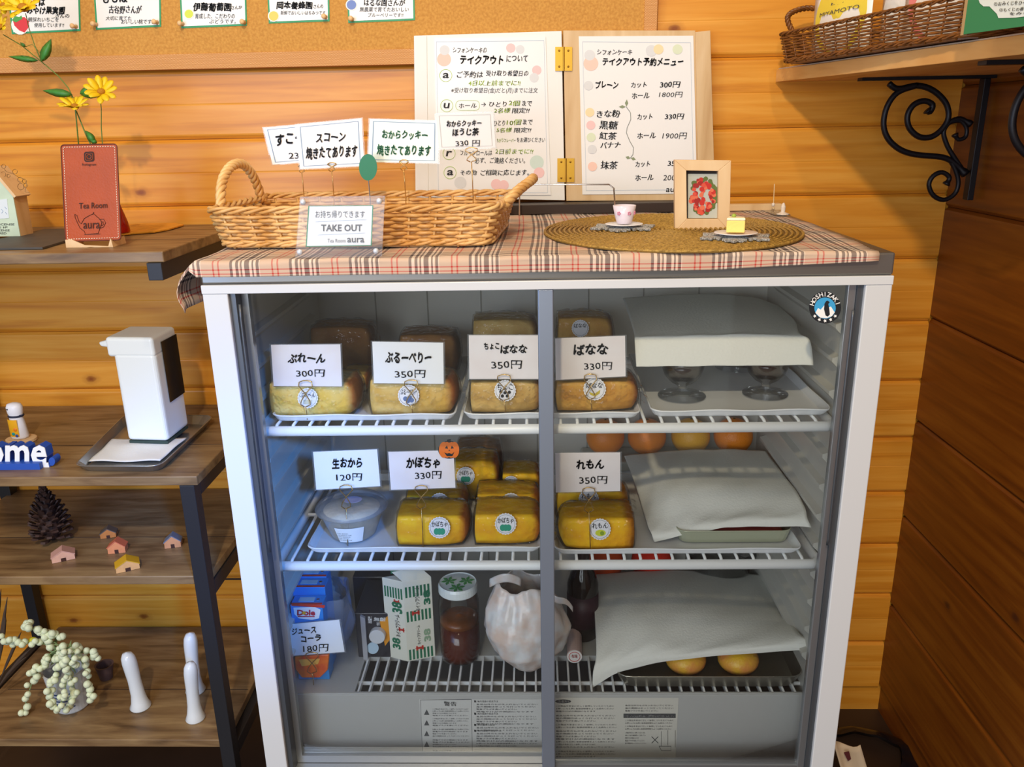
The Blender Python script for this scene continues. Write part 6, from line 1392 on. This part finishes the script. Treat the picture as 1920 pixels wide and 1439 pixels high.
# dark bottle and small cup lying in front
c = at(1092, 1225, Z=ZBT); bt_ = thing('dark_bottle', 'dark bottle standing behind the carrier bag near the towel', 'bottle', (c.x, .26, ZBT)); Cb = Vector((at(1092, 1180, Y=.26).x, .26, ZBT+.0004))
MB().lathe(Cb, [(.028, 0), (.031, .003), (.031, .12), (.024, .145), (.012, .165), (.012, .19), (0, .19)], 28).build('bottle_body', mat('dark_glass', '1C1410', .08), bt_, smooth=True)
MB().lathe(Cb, [(.0316, .03), (.0316, .10)], 28).build('bottle_label', mat('plum_label', '3A1E28', .5), bt_, smooth=True); MB().lathe(Cb+Vector((0, 0, .175)), [(.0135, 0), (.0135, .018), (0, .018)], 20).build('cap', mat('cap_dark', '2A1C18', .3), bt_)
c = at(1077, 1244, Z=ZBT); Ct = Vector((c.x, c.y, ZBT+.0152)); sm_ = thing('small_bottle', 'small pale bottle lying down, red printed cap facing forward', 'bottle', (c.x, c.y+.03, ZBT))
MB().tube([Ct+Vector((0, 0, 0)), Ct+Vector((.001, .012, 0)), Ct+Vector((.003, .07, .0))], [.0148, .0148, .0148], 28).build('bottle_body', mat('pale_pink_plastic', 'E0C4C0', .3), sm_, smooth=False)
MB().tube([Ct+Vector((0, -.0012, 0)), Ct+Vector((0, -.0001, 0))], .0142, 28).build('cap_face', PAPER, sm_)
MB().tube([Ct+Vector((.0105*cos(a), -.0016, .0105*sin(a))) for a in [2*pi*k/20 for k in range(20)]], .0006, 4, closed=True).build('red_ring', RC, sm_)
mb = MB(); vs, fs, b = text_mesh('本味', .03, 0); mb.add([Ct+Vector((-.006+.012*(v[0]-b[0])/(b[2]-b[0]), -.0018, -.003+.009*(v[1]-b[1])/(b[3]-b[1]))) for v in vs], fs); mb.build('cap_print', RC, sm_)
# fruit tray
a, b = at(1165, 1288, Z=ZBT), at(1495, 1288, Z=ZBT)
tray('steel_tray', 'long steel tray with yellow fruit at the bottom right of the case', 'tray', [(a.x, a.y), (b.x, a.y), (b.x, a.y+.20), (a.x, a.y+.20)], ZBT, .026, .012, mat('warm_steel', 'A8A498', .3, .85), r=.03)
for px, lab in ((1284, 'yellow fruit in the steel tray, left one'), (1382, 'yellow fruit in the steel tray, right one')):
    p = at(px, 1262, Y=a.y+.044); r = .026; p.z = ZBT+.0022+r
    t = thing('yellow_fruit', lab, 'fruit', p-Vector((0, 0, r)), 'yellow fruit in the steel tray'); MB().ball(p, .038, .036, r, 24, 16).build('fruit', mat('fruit_yellow', 'E6B82C', .4, noise=.3, nscale=30, var='DD8A50', bump=.4, bscale=250), t, smooth=True)
    MB().tube([p+Vector((0, 0, r*.95)), p+Vector((0, .002, r*1.08))], .002, 6).build('stalk', mat('stem_brown', '5A5020', .7), t)
# red fruit and glass bowl behind the towel
for px, c_, lab in ((1128, 'D85018', 'orange-red tomato at the back left behind the large towel'), (1222, 'D8301C', 'red tomato at the back behind the large towel')):
    p = at(px, 1076, Y=.47); r = .048; t = thing('tomato', lab, 'tomato', (p.x, .465, ZBT), 'tomatoes at the back of the bottom level'); p = Vector((p.x, .465, ZBT+.0005+r)); 
    MB().ball(p, r, r, r*.98, 22, 14).build('fruit', mat('tom_'+c_, c_, .25), t, smooth=True)
    for k in range(5):
        a2 = k*2*pi/5; MB().prism([p+Vector((0, 0, r)), p+Vector((.012*cos(a2-.25), .012*sin(a2-.25), r*.98)), p+Vector((.022*cos(a2), .022*sin(a2), r*.9)), p+Vector((.012*cos(a2+.25), .012*sin(a2+.25), r*.98))], (0, 0, .001)).build('sepal', GRN, t)
c = at(1350, 1100, Y=.42); bw_ = thing('glass_bowl', 'glass bowl covered with cling film behind the large towel', 'bowl', (c.x, .44, ZBT)); Cw = Vector((c.x, .44, ZBT+.0004))
MB().lathe(Cw, [(.035, 0), (.040, .004), (.064, .04), (.074, .085), (.077, .088), (.0745, .090), (.060, .04), (.03, .006), (0, .006)], 40, 1, .9).build('bowl_body', JARG, bw_, smooth=True)
MB().lathe(Cw+Vector((0, 0, .090)), [(.078, -.006), (.078, .0012), (0, .0006)], 40, 1, .9).build('cling_film', WRAP, bw_, smooth=True)
MB().lathe(Cw, [(0, .008), (.032, .010), (.058, .042), (.066, .062), (0, .066)], 30, 1, .9).build('dark_contents', mat('dark_food', '38302C', .4), bw_, smooth=True)
